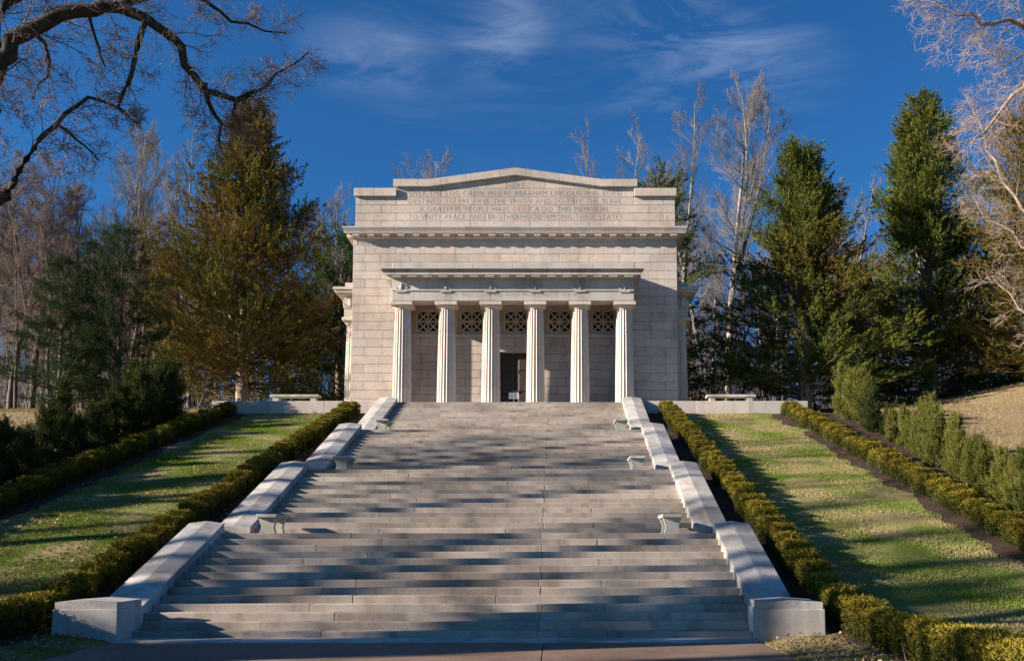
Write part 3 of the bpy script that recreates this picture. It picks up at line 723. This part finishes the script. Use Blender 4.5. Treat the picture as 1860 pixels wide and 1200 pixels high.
def conifer(H, Rm, nl, green, bronze, bfun, first=.06, expo=.75, spr=16, nbl=22, bl=.19, bw=.042, lift=(-.02,.62), jit=.08, pl=.95, fat=.20, upc=.10, amp=.13, trunk_r=.33, seed=1, lump=.38, bark='bark_cedar', tops=(), lenmul=1.0):
    """cedar-like evergreen: trunk, limbs and sprays of scale foliage"""
    global rng
    keep = rng; rng = np.random.default_rng(seed)
    tk = Tubes(); lb = Tubes(); cs, ds, ks = [], [], []
    leads = [((0,0), H, 1.0)]+[((dx,dy), h, .45) for dx,dy,h in tops]
    for (dx,dy), h, wgt in leads:
        P = np.array([(dx*min(1,(i/10)*1.6)+rng.normal(0,.05)*i/10, dy*min(1,(i/10)*1.6), -.3+(h+.3)*i/10) for i in range(11)])
        tk.add(P, trunk_r*wgt**.5*(1-.93*np.linspace(0,1,11)), 8)
        n = int(nl*wgt)
        for i in range(n):
            u = first+(1-first)*((i+rng.random())/n); u = u if wgt == 1 else .55+.45*u
            z = u*h; px = dx*min(1,u*1.6); py = dy*min(1,u*1.6)
            rr = Rm*wgt**.6*((1-u)**expo)*(.55+.45*min(1,(u-first+.12)/.22))*(1-lump+2*lump*rng.random()**.8)+.25
            az = rng.uniform(0, 2*math.pi); el = lift[0]+(lift[1]-lift[0])*u+rng.normal(0,.14)
            rr *= 1+amp*math.sin(2*az+seed+u*7)+amp*.8*math.sin(3*az-seed*2+u*17)+amp*.7*math.sin(u*41+az)
            d = np.array([math.cos(az)*math.cos(el), math.sin(az)*math.cos(el), math.sin(el)])
            Q, _ = path((px,py,z), d, rr/max(.35, math.cos(el))*lenmul, 5, .09, .05)
            lb.add(Q, np.linspace(.055*(1-u)+.012, .008, 6), 4)
            ns = max(5, int(spr*(.3+1.25*(rr/Rm)**1.4)))
            t_ = .15+.85*rng.random(ns)**.7
            f = t_*5; k = np.minimum(f.astype(int), 4); c = Q[k]+(Q[k+1]-Q[k])*(f-k)[:,None]
            wid = .04+.11*rr*(1-.45*t_)
            c = c+rng.normal(0,1,(ns,3))*wid[:,None]*np.array([1,1,.30])
            out_ = unit(Q[k+1]-Q[k]); dd = unit(out_*.9+np.array([0,0,upc*1.2])+rng.normal(0,.42,(ns,3))*np.array([1,1,.6]))
            br = np.clip(bfun(u, az, c)+rng.normal(0,.16,ns)+rng.normal(0,.16), 0, 1)[:,None]
            cs.append(c); ds.append(dd); ks.append(np.array(green)*(1-br)+np.array(bronze)*br)
    c = np.concatenate(cs); d = np.concatenate(ds); k = np.concatenate(ks)
    V, F, K = plumes(c, d, k, nbl, pl*rng.uniform(.6,1.25,len(c)), bl, bw, fat, upc)
    res = (tk.mesh('trunk', M[bark]), lb.mesh('limbs', M['bark_brown']), npmesh('crown', V, F, M['leaf'], K))
    rng = keep
    return res
CN = ('trunk','limbs','crown')
GR = (0.082,0.106,0.022); GD = (0.042,0.062,0.020); BZ = (0.150,0.098,0.026); OL = (0.088,0.094,0.022)

# ------------------------------------------------------------------ cedars and pine
big = conifer(17.2, 6.2, 450, OL, BZ, lambda u,a,c: .55+.3*np.sin(c[:,2]*.9+c[:,0]), seed=11, spr=15, nbl=40, expo=.98, lump=.30, first=.12, trunk_r=.42, bl=.17, bw=.056)
place_tree('cedar_tree', big, (-16.3, 35.5, 8.4), .4, (1.06,1.06,1.09), 'broad bronze-brown cedar with a pale trunk left of the memorial hall', names=CN)
c1 = conifer(15.0, 5.3, 300, GR, BZ, lambda u,a,c: .10+.55*np.exp(-((u-.47)/.13)**2), seed=21, spr=15, nbl=40, expo=.98, lump=.32, first=.08, bl=.17, bw=.056, trunk_r=.40, tops=((.7,0,14.0),))
place_tree('cedar_tree', c1, (15.7, 32, 8.3), 1.0, 1.0, 'green cedar, its lower half in deep shade, just right of the memorial hall', names=CN)
c2 = conifer(19.2, 4.7, 340, GR, BZ, lambda u,a,c: .12+.10*np.sin(c[:,2]*1.2), seed=31, spr=14, nbl=40, expo=.90, lump=.30, bl=.17, bw=.056, first=.05, trunk_r=.40, tops=((.6,.2,17.8),))
place_tree('cedar_tree', c2, (24.3, 36, 8.9), 2.0, 1.0, 'tallest slender olive-green cedar on the right, its top against open sky', names=CN)
c3 = conifer(15.2, 4.6, 260, OL, BZ, lambda u,a,c: .72+.2*np.sin(c[:,2]), seed=41, spr=14, nbl=32, expo=.6, bl=.17, bw=.05, lump=.5, first=.08)
place_tree('cedar_tree', c3, (28.2, 30.5, 9.7), 0.3, 1.0, 'bronze cedar cut by the right edge of the photo', names=CN)
c4 = conifer(18.4, 3.9, 190, GD, OL, lambda u,a,c: .35+.3*np.sin(c[:,2]*.8), seed=51, spr=13, nbl=28, bl=.18, bw=.055, expo=.5, lump=.45, first=.05)
place_tree('cedar_tree', c4, (9.4, 45.5, 8.6), 0.3, 1.0, 'dark green cedar rising behind the right corner of the memorial hall', names=CN)
c5 = conifer(13.5, 4.3, 150, GD, GR, lambda u,a,c: .4, seed=61, spr=15, nbl=28, bl=.18, bw=.055, expo=.55, lump=.4, first=.03)
place_tree('cedar_tree', c5, (-12.2, 42, 8.4), 0.3, 1.0, 'dark cedar in shade between the bronze cedar and the hall', names=CN)
place_tree('cedar_tree', c5, (30.2, 38, 9.6), 1.7, .8, 'low dark cedar at the foot of the tall right-hand cedar', names=CN)
PN = (0.024,0.044,0.016)
pine = conifer(10.4, 3.6, 110, PN, (0.045,0.066,0.026), lambda u,a,c: .3+.5*u, seed=71, spr=15, nbl=34, pl=.55, fat=.35, bl=.22, bw=.026, expo=.7, lump=.35, lift=(-.08,.75), jit=.06, bark='bark_brown', trunk_r=.2)
place_tree('pine_tree', pine, (-20.4, 29, 8.2), .3, (.86,.86,.92), 'dark green pine left of the broad bronze cedar, taller of two', names=CN)
place_tree('pine_tree', pine, (-22.6, 27.5, 8.2), 2.3, .72, 'smaller dark pine leaning against the taller pine, nearer the left edge', names=CN)

# ------------------------------------------------------------------ bare woods
var = []
for q in range(5):
    rng = np.random.default_rng(100+q)
    var.append(bare_tree_mesh(24, 26+2*q, .27, first=.34+.03*q, spread=.42+.05*(q%3), up=.13, counts=(9,6,3) if q < 2 else (9,7), fork=(q % 2 == 1), rmin=.0075, tang=(.25,.6), twn=.07))
varb = []
for q in range(4):
    rng = np.random.default_rng(200+q)
    varb.append(bare_tree_mesh(20, 24, .24, first=.25, spread=.62, up=.05, counts=(8,6,3), bark='bark_brown', tw='twig_brown', fork=(q % 2 == 0), rmin=.013))
rng = np.random.default_rng(5); random.seed(5)
def base_at(px, Y): p = at(px, 700, Y); return (p.x, Y, gh(p.x, Y))
def bare(px, top, Y, kind, label, group=None):
    b = base_at(px, Y); H = at(px, top, Y).z-b[2]; ms = (var if kind < 10 else varb)[kind % 10]
    k = H/(24 if kind < 10 else 20); w = k*random.uniform(.85,1.15)
    place_tree('bare_tree', ms, b, random.uniform(0,6.28), (w,w,k), label, 'bare tree', group)
bare(1225, 180, 52, 0, 'tall pale bare tree right of the hall, left of the tallest pair')
bare(1322, 182, 55, 1, 'tall pale bare tree right of the hall, right of the tallest pair')
bare(1575, 330, 46, 3, 'pale bare tree with broken top between the two green cedars')
for px, top, Y, k in ((1060,272,62,2),(1130,268,64,4),(1275,300,60,2),(1390,350,60,4),(1420,380,66,0),(1520,420,60,2),(1180,330,66,1),(1630,420,58,4),(1720,380,60,0),(1760,330,55,3),(1830,300,60,2),(1345,420,50,3),(1290,470,48,2)):
    bare(px, top, Y, k, 'pale bare tree in the wood behind the cedars, right side', 'bare trees right of the hall')
for px, top, Y, k, w in ((700,285,62,4,'leftmost'),(738,300,66,2,'middle'),(776,282,60,0,'rightmost')):
    bare(px, top, Y, k, '%s of three bare tree tops showing above the left end of the roof' % w, 'bare trees behind the hall')
for px, top, Y, k, w in ((600,330,62,2,'tallest, in the middle'),(625,380,56,4,'nearest the hall wall'),(560,380,60,11,'nearest the cedar')):
    bare(px, top, Y, k, 'pale bare tree between bronze cedar and hall, %s' % w, 'bare trees between cedar and hall')
for px, top, Y, k in ((205,238,52,1),(255,262,56,4),(310,240,54,0),(345,300,60,2),(60,300,52,10),(120,330,50,11),(170,350,58,3),(20,330,48,12),(-20,300,54,13),(380,360,62,4),(90,400,44,13),(230,380,46,12),(30,420,42,11),(-60,350,50,10),(290,400,48,3),(150,440,42,10)):
    bare(px, top, Y, k, 'bare tree in the wood at the left', 'bare trees of the left wood')
for q in range(72):
    px = random.choice((random.uniform(-120,640), random.uniform(1240,1980)))
    Y = random.uniform(60, 105); bare(px, random.uniform(430,560), Y, random.choice((10,11,12,13,2,4)), 'slim bare tree deep in the far wood', 'bare trees of the far wood')
# brushwood: uncountable thin stems closing the wood
rng = np.random.default_rng(9); tb = Tubes(); n = 3600
px = np.where(rng.random(n) < .52, rng.uniform(-150,700,n), rng.uniform(1230,2000,n)); Y = rng.uniform(48, 105, n)
X = np.array([at(a, 700, b).x for a, b in zip(px, Y)]); Q = [np.stack([X, Y, gz(X,Y)-.1], 1)]; d = unit(rng.normal(0,.18,(n,3))*np.array([1,1,0])+np.array([0,0,1.])); l = rng.uniform(2.5,13,n)
for q in range(4): d = unit(d+rng.normal(0,.10,(n,3))+np.array([0,0,.05])); Q.append(Q[-1]+d*(l/4)[:,None])
Q = np.stack(Q, 1); tb.batch(Q, rng.uniform(.02,.06,(n,1))*np.linspace(1,.35,5)[None]); twigs(tb, Q, .03, (9,), 1.7, (.4,.9), .05, .15, .3, .012)
tag(link('brushwood', tb.mesh('brushwood', M['twig_brown'])), 'tangled brown brushwood and saplings filling the far wood', 'brushwood', kind='stuff')

# ------------------------------------------------------------------ near bare trees leaning into the picture
def hero(name, label, trunk, limbs, bk, tw, seed, Lt, rmin, cnt=(7,5)):
    global rng
    rng = np.random.default_rng(seed)
    base = trunk[0][0]; e = tag(empty(name, base), label, 'bare tree'); b = np.array(base)
    tk = Tubes(); tk.add(np.array([p for p,_ in trunk])-b, [r for _,r in trunk], 10); br = Tubes(); tg = Tubes()
    for pts, r0, r1, n in limbs:
        P = np.array([tuple(p) for p in pts])-b
        S = [P[0]]
        for a, c in zip(P[:-1], P[1:]):                             # finer, slightly crooked
            for u in (.34,.67,1): S.append(a+(c-a)*u+(rng.normal(0,.05,3)*np.linalg.norm(c-a) if u < 1 else 0))
        S = np.array(S); rr = np.linspace(r0, r1, len(S)); br.add(S, rr, 8)
        twigs(tg, S, max(min(r0*.3,.03),.014), (n,)+cnt, Lt*(1 if r0 > .06 else .75), (.5,1.15), .015, .2, .12, rmin)
    link('trunk', tk.mesh('trunk', M[bk]), e); link('limbs', br.mesh('limbs', M[bk]), e); link('twigs', tg.mesh('twigs', M[tw]), e)
Y0 = -4.0
def A(*pts): return [at(x, y, Y0+dy) for x, y, dy in pts]
lt = [((-9.6,-4.6,gh(-9.6,-4.6)-.2),.50),((-9.5,-4.5,1.2),.42),((-9.3,-4.4,4.0),.38),((-8.9,-4.3,6.2),.34),((-8.2,-4.15,7.6),.28)]
hero('bare_oak_tree', 'dark bare oak limb arching in from the upper left corner', lt, [
    ([(-8.9,-4.3,6.2)]+A((-40,150,0),(20,72,0),(110,25,.1),(190,12,.2),(265,34,.3),(330,85,.5),(372,165,.7),(430,182,.8),(470,165,1.0)), .145, .028, 46),
    (A((265,34,.3),(248,90,.3),(240,130,.4),(215,190,.5),(222,205,.5)), .05, .02, 16),
    (A((372,150,.6),(378,185,.7),(402,225,.9),(400,270,1.0)), .05, .015, 14),
    (A((430,182,.8),(470,165,1.1),(500,135,1.3),(560,95,1.5)), .035, .012, 16),
    (A((430,182,.8),(422,205,.9),(440,240,1.0)), .03, .012, 8),
    ([(-9.3,-4.4,4.0)]+A((-30,372,.2),(14,352,.3)), .17, .10, 2),
    (A((14,352,.3),(35,310,.3),(70,255,.4),(105,225,.4),(160,177,.5),(200,190,.6),(250,225,.8)), .055, .015, 26),
    (A((105,228,.4),(140,255,.5),(180,292,.6)), .025, .01, 10),
    (A((-40,150,0),(-10,40,.6),(60,-40,1.0),(160,-80,1.4)), .12, .03, 26),
    (A((20,72,0),(0,150,.7),(-10,230,1.2)), .05, .02, 20),
    (A((60,45,.1),(90,110,1.2),(60,180,2.0)), .04, .012, 16),
    (A((160,15,.2),(180,90,.9),(190,120,1.2)), .03, .012, 10),
    (A((200,12,.2),(330,-20,1.0),(420,40,1.8),(520,60,2.4)), .05, .012, 24)], 'bark_dark', 'twig_brown', 3, .85, .0040)
Y0 = 7.0
rt = [((19.8,7.5,gh(19.8,7.5)-.2),.36),((19.6,7.4,6),.30),((19.2,7.3,12),.22),((18.8,7.2,17),.10)]
hero('bare_maple_tree', 'pale sunlit bare branches reaching in from the upper right corner', rt, [
    ([(19.3,7.3,11.5)]+A((1900,40,0),(1800,44,-.3),(1740,28,-.4),(1695,2,-.5)), .09, .015, 26),
    ([(19.5,7.4,8.5)]+A((1880,130,0),(1838,175,0),(1800,225,-.2),(1762,270,-.3)), .10, .015, 24),
    ([(19.55,7.4,7.0)]+A((1880,400,0),(1820,330,.3),(1790,250,.5),(1765,180,.6)), .06, .012, 24),
    ([(19.6,7.4,6.0)]+A((1900,480,0),(1840,420,.2),(1790,400,.4),(1770,350,.4)), .05, .012, 22),
    ([(19.4,7.4,10)]+A((1880,0,0),(1850,-60,.2)), .06, .02, 16),
    ([(19.4,7.4,10)]+A((1870,90,.4),(1820,120,.6),(1770,70,.8)), .05, .012, 20),
    ([(19.6,7.4,5.0)]+A((1900,600,0),(1850,560,.3),(1800,500,.5)), .04, .012, 16)], 'twig_sun', 'twig_sun', 4, 1.5, .0045)
# trees standing left of the picture, whose shadows stripe the stairs and lawns
rng = np.random.default_rng(12); random.seed(12)
shade = []
for q in range(3):
    rng = np.random.default_rng(400+q); shade.append(bare_tree_mesh(22, 13, .42, first=.5, spread=.5, up=.10, counts=(5,4), bark='bark_brown', tw='twig_brown', fork=(q == 1), rmin=.02))
for i, (x, y, h, w) in enumerate(((-27,-7.5,20,1.0),(-33,-6.0,24,1.1),(-36,-10.5,25,1.1),(-29,0.8,20,.9),(-34,3.0,21,1.0),(-24,-10.5,18,1.0),(-46,-14,26,1.1),(-31,5.5,20,.9),(-38,-16,24,1.0),(-43,-2.5,22,1.0),(-26,-14,20,1.0),(-39,7.0,22,1.1),(-32,-12.5,24,1.0),(-44,-6.5,22,.9))):
    place_tree('bare_tree', shade[i % 3], (x, y, gh(x,y)), random.uniform(0,6), (w,w,h/22), 'bare tree standing on the slope left of the picture, casting shadows on the stairs', 'bare tree', 'shade trees left of the stairs')
for i, (x, y, s, w) in enumerate(((-20.0,-6.0,.76,.40),(-25,-7.4,.95,.42),(-15.5,-5.0,.46,.36),(-31,5.4,1.0,.22))):
    place_tree('cedar_tree', c5, (x, y, gh(x,y)), i*1.3, (w,w,s), 'dark cedar standing on the slope left of the picture, shading the lowest steps', 'tree', 'shade cedars left of the stairs', CN)

# ------------------------------------------------------------------ hedges
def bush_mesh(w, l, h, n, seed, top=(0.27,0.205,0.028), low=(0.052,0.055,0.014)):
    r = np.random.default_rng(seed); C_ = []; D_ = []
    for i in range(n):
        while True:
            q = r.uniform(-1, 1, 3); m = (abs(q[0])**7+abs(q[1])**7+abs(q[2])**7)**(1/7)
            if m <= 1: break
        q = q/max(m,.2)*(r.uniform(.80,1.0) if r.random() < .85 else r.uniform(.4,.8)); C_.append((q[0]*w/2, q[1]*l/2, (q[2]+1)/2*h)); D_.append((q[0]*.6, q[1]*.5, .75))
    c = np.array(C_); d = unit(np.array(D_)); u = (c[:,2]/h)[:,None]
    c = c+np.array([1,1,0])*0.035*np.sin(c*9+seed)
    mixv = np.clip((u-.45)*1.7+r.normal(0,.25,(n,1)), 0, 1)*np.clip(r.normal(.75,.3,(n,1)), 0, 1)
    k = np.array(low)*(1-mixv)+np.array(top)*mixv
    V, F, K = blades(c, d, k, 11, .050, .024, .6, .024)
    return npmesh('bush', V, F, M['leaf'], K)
rng = np.random.default_rng(21)
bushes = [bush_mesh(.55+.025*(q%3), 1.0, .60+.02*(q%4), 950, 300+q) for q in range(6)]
tb = Tubes()
for q in range(16): P, _ = path((rng.normal(0,.1), rng.normal(0,.2), -.05), (rng.normal(0,.5), rng.normal(0,.5), 1), .5, 3, .1, 0); tb.add(P, [.014,.012,.01,.006], 4)
stem_me = tb.mesh('stems', M['bark_brown'])
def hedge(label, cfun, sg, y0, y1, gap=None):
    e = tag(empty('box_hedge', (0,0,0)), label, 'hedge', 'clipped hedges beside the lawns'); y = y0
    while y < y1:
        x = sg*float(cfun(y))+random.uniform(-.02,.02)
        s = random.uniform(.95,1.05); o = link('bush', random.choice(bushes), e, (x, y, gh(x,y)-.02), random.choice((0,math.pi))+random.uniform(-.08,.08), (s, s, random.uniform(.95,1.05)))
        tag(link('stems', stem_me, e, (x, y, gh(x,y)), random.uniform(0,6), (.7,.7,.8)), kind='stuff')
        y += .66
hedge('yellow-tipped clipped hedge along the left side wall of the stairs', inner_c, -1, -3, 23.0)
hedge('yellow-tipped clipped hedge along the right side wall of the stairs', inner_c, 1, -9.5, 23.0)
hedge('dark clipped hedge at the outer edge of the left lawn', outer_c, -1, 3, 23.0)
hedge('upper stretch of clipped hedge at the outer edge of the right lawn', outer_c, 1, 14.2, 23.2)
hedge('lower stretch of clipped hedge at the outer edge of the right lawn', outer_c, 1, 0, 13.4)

# ------------------------------------------------------------------ junipers
def juniper(H, Rm, seed, g=(0.098,0.115,0.026), b=(0.155,0.135,0.036)):
    ms = conifer(H*4, Rm*4, 60, g, b, lambda u,a,c: .25+.3*u, seed=seed, spr=10, nbl=26, pl=1.15, fat=.22, upc=.30, amp=.05, bl=.34, bw=.07, expo=.5, lump=.35, lift=(.25,1.25), jit=.12, trunk_r=.12, first=.0, lenmul=.66)
    for me in ms:
        v = np.zeros(len(me.vertices)*3, np.float32); me.vertices.foreach_get('co', v); me.vertices.foreach_set('co', v*.25); me.update()
    return ms
jm = [juniper(1.75, .46, 81), juniper(1.75, .40, 82), juniper(1.75, .50, 83)]
jd = [juniper(1.75, .44, 84, (0.035,0.050,0.018), (0.07,0.075,0.022)), juniper(1.75, .48, 85, (0.035,0.050,0.018), (0.07,0.075,0.022))]
yy = 23.4
for i in range(20):
    x = 15.0+random.uniform(-.15,.25); hgt = (1.05 if i < 5 else (.78 if i < 10 else .95))*random.uniform(.85,1.12)
    place_tree('juniper_shrub', random.choice(jm) if i not in (4,5,6) else random.choice(jd), (x, yy, gh(x,yy)-.16), random.uniform(0,6), (hgt*random.uniform(.85,1.1),hgt*random.uniform(.85,1.1),hgt*random.uniform(.88,1.18)), '%s upright juniper down from the terrace in the right-hand row' % ORD[i], 'shrub', 'junipers right of the lawn', CN); yy -= random.uniform(.72,.95)
yy = 22.6
for i in range(19):
    x = -14.7+random.uniform(-.3,.2); hgt = (1.15 if i < 5 else .98)*random.uniform(.8,1.15)
    place_tree('juniper_shrub', random.choice(jd), (x, yy, gh(x,yy)-.16), random.uniform(0,6), (hgt*1.05,hgt*1.05,hgt), '%s upright dark juniper down from the terrace in the left-hand row' % ORD[i], 'shrub', 'junipers left of the lawn', CN); yy -= random.uniform(.72,.92)
for i, (x, y, s, lb) in enumerate(((-15.9,21.0,1.1,'bushy dark evergreen shrub behind the left juniper row, by the terrace'),(-17.2,18.0,.95,'bushy dark evergreen shrub behind the left juniper row, farther from the terrace'))):
    place_tree('evergreen_shrub', jd[1], (x, y, gh(x,y)-.05), i, (s*1.1,s*1.1,s*1.15), lb, 'shrub', None, CN)

# ------------------------------------------------------------------ grass, fallen leaves, dry tuft
rng = np.random.default_rng(33)
def grass(name, label, x0, x1, y0, y1, n, h, tan):
    X = rng.uniform(x0, x1, n); Y = rng.uniform(y0, y1, n); s = np.sign((x0+x1)/2)
    ok = (np.abs(X) > inner_c(Y)+.42) & (np.abs(X) < outer_c(Y)-.80+.12*np.sin(Y*5)); X, Y = X[ok], Y[ok]; n = len(X)
    nz_ = np.sin(X*1.3+Y*.9)+np.sin(X*.7-Y*1.9+1)+.8*np.sin(X*2.9+Y*2.3)+.7*np.sin(X*.4+Y*3.7)+rng.normal(0,.75,n)
    f = np.clip(.5+nz_*.24+tan, 0, 1)[:,None]
    k = np.array((0.125,0.195,0.018))*(1-f)+np.array((0.34,0.275,0.145))*f
    c = np.stack([X, Y, gz(X,Y)-.005], 1); d = np.tile(np.array([[0,0,1.]]), (n,1))
    V, F, K = blades(c, d, k, 1, h, .016, .55, .003, 1.1)
    tag(link(name, npmesh(name, V, F, M['grass'], K)), label, 'grass', kind='stuff')
grass('lawn_grass', 'mown green grass of the left lawn', -13.5, -7, -1, 23.5, 240000, .055, -.32)
grass('lawn_grass', 'mown half-dry grass of the right lawn', 7, 13.5, -6, 23.5, 250000, .055, .08)
def leaves(name, label, n, fx, fy):
    X = fx(n); Y = fy(n); c = np.stack([X, Y, gz(X,Y)+.035+rng.uniform(0,.03,n)], 1)
    a = unit(rng.normal(0,1,(n,3))*np.array([1,1,.35])); b = unit(np.cross(a, np.array([0,0,1.])+rng.normal(0,.35,(n,3))))
    L_ = rng.uniform(.022,.05,(n,1)); W = L_*rng.uniform(.5,.8,(n,1)); up = np.array([0,0,1.])*L_*.3
    V = np.stack([c-a*L_, c-b*W+up, c+a*L_, c+b*W+up], 1).reshape(-1,3)
    k = np.array((0.30,0.19,0.10))*rng.uniform(.35,1.5,(n,1))*np.array([1,1,1])+rng.uniform(0,.05,(n,1)); K = np.repeat(k, 4, 0)
    tag(link(name, npmesh(name, V, np.arange(4*n).reshape(-1,4), M['litter'], K)), label, 'leaves', kind='stuff')
leaves('fallen_leaves', 'brown fallen leaves scattered over the left lawn', 3800, lambda n: rng.uniform(-12.6,-7.4,n), lambda n: np.clip(rng.gamma(2.2,3.2,n)+.0, 0, 23))
leaves('fallen_leaves', 'brown fallen leaves lying between the left hedge and side wall', 1500, lambda n: -(6.75+rng.uniform(-.1,.4,n)), lambda n: rng.uniform(0.5,23,n))
leaves('fallen_leaves', 'few brown fallen leaves on the right lawn', 450, lambda n: rng.uniform(7.6,12.8,n), lambda n: rng.uniform(-3,22,n))
leaves('fallen_leaves', 'fallen leaves on the bare ground before the right end block', 700, lambda n: rng.uniform(5.9,7.6,n), lambda n: rng.uniform(-6,-.7,n))
leaves('fallen_leaves', 'fallen leaves on the rough ground before the left end block', 600, lambda n: -rng.uniform(5.9,8.6,n), lambda n: rng.uniform(-5,-.7,n))
n = 420; kk = rng.integers(1,56,n); hw_ = np.array(HW)[(kk-1)//14]; X = np.clip(np.where(rng.random(n) < .6, np.sign(rng.random(n)-.6)*(hw_-.15-np.abs(rng.normal(0,.7,n))), rng.uniform(-5,5,n)), -hw_+.1, hw_-.1)
Y = (kk-1)*T+((kk-1)//14)*LD+rng.uniform(.10,.33,n); c = np.stack([X, Y, kk*RI+.012], 1); a = unit(rng.normal(0,1,(n,3))*np.array([1,1,.25])); b = unit(np.cross(a, np.array([0,0,1.])+rng.normal(0,.3,(n,3)))); L_ = rng.uniform(.02,.045,(n,1))
V = np.stack([c-a*L_, c-b*L_*.6+np.array([0,0,.012]), c+a*L_, c+b*L_*.6+np.array([0,0,.012])], 1).reshape(-1,3); K = np.repeat(np.array((.26,.16,.085))*rng.uniform(.4,1.4,(n,1)), 4, 0)
tag(link('fallen_leaves', npmesh('fallen_leaves', V, np.arange(4*n).reshape(-1,4), M['litter'], K)), 'few brown leaves blown against the risers of the stairs', 'leaves', kind='stuff')
n = 90000; X = np.where(rng.random(n) < .6, rng.uniform(16.5,42,n), -rng.uniform(16.5,36,n)); Y = rng.uniform(14,42,n); f = np.clip(.75+.25*np.sin(X*1.1+Y*.7)+rng.normal(0,.3,n),0,1)[:,None]
V, F, K = blades(np.stack([X, Y, gz(X,Y)-.01], 1), np.tile(np.array([[0,0,1.]]), (n,1)), np.array((0.13,0.12,0.04))*(1-f)+np.array((0.33,0.235,0.13))*f, 1, .13, .022, .7, .003)
tag(link('meadow_grass', npmesh('meadow_grass', V, F, M['grass'], K)), 'tan dry meadow grass on the rises beyond the junipers', 'grass', kind='stuff')
n = 1500; X = np.abs(rng.normal(0,.55,n)); an = rng.uniform(0,6.28,n); px_, py_ = 29.0+X*np.cos(an), 28+X*np.sin(an)
c = np.stack([px_, py_, gz(px_,py_)], 1); d = np.tile(np.array([[0,0,1.]]), (n,1)); V, F, K = blades(c, d, np.tile(np.array([[.42,.26,.13]]), (n,1)), 1, 1.25, .02, .3, .02)
tag(link('dry_grass_tuft', npmesh('dry_grass_tuft', V, F, M['grass'], K)), 'tall tuft of tan dry grass on the right-hand rise', 'grass tuft')
n = 26000; X = np.r_[rng.uniform(5.85,7.2,n//2), -rng.uniform(5.85,9.5,n//2)]; Y = rng.uniform(-8,-.66,n); f = rng.random((n,1))*.8+.2
c = np.stack([X, Y, gz(X,Y)*np.clip((np.abs(X)-5.75),0,1)], 1); V, F, K = blades(c, np.tile(np.array([[0,0,1.]]), (n,1)), np.array((0.07,0.10,0.02))*(1-f)+np.array((0.27,0.20,0.11))*f, 1, .05, .014, .8, .003)
tag(link('rough_grass', npmesh('rough_grass', V, F, M['grass'], K)), 'thin dry grass on the bare ground beside the walk', 'grass', kind='stuff')
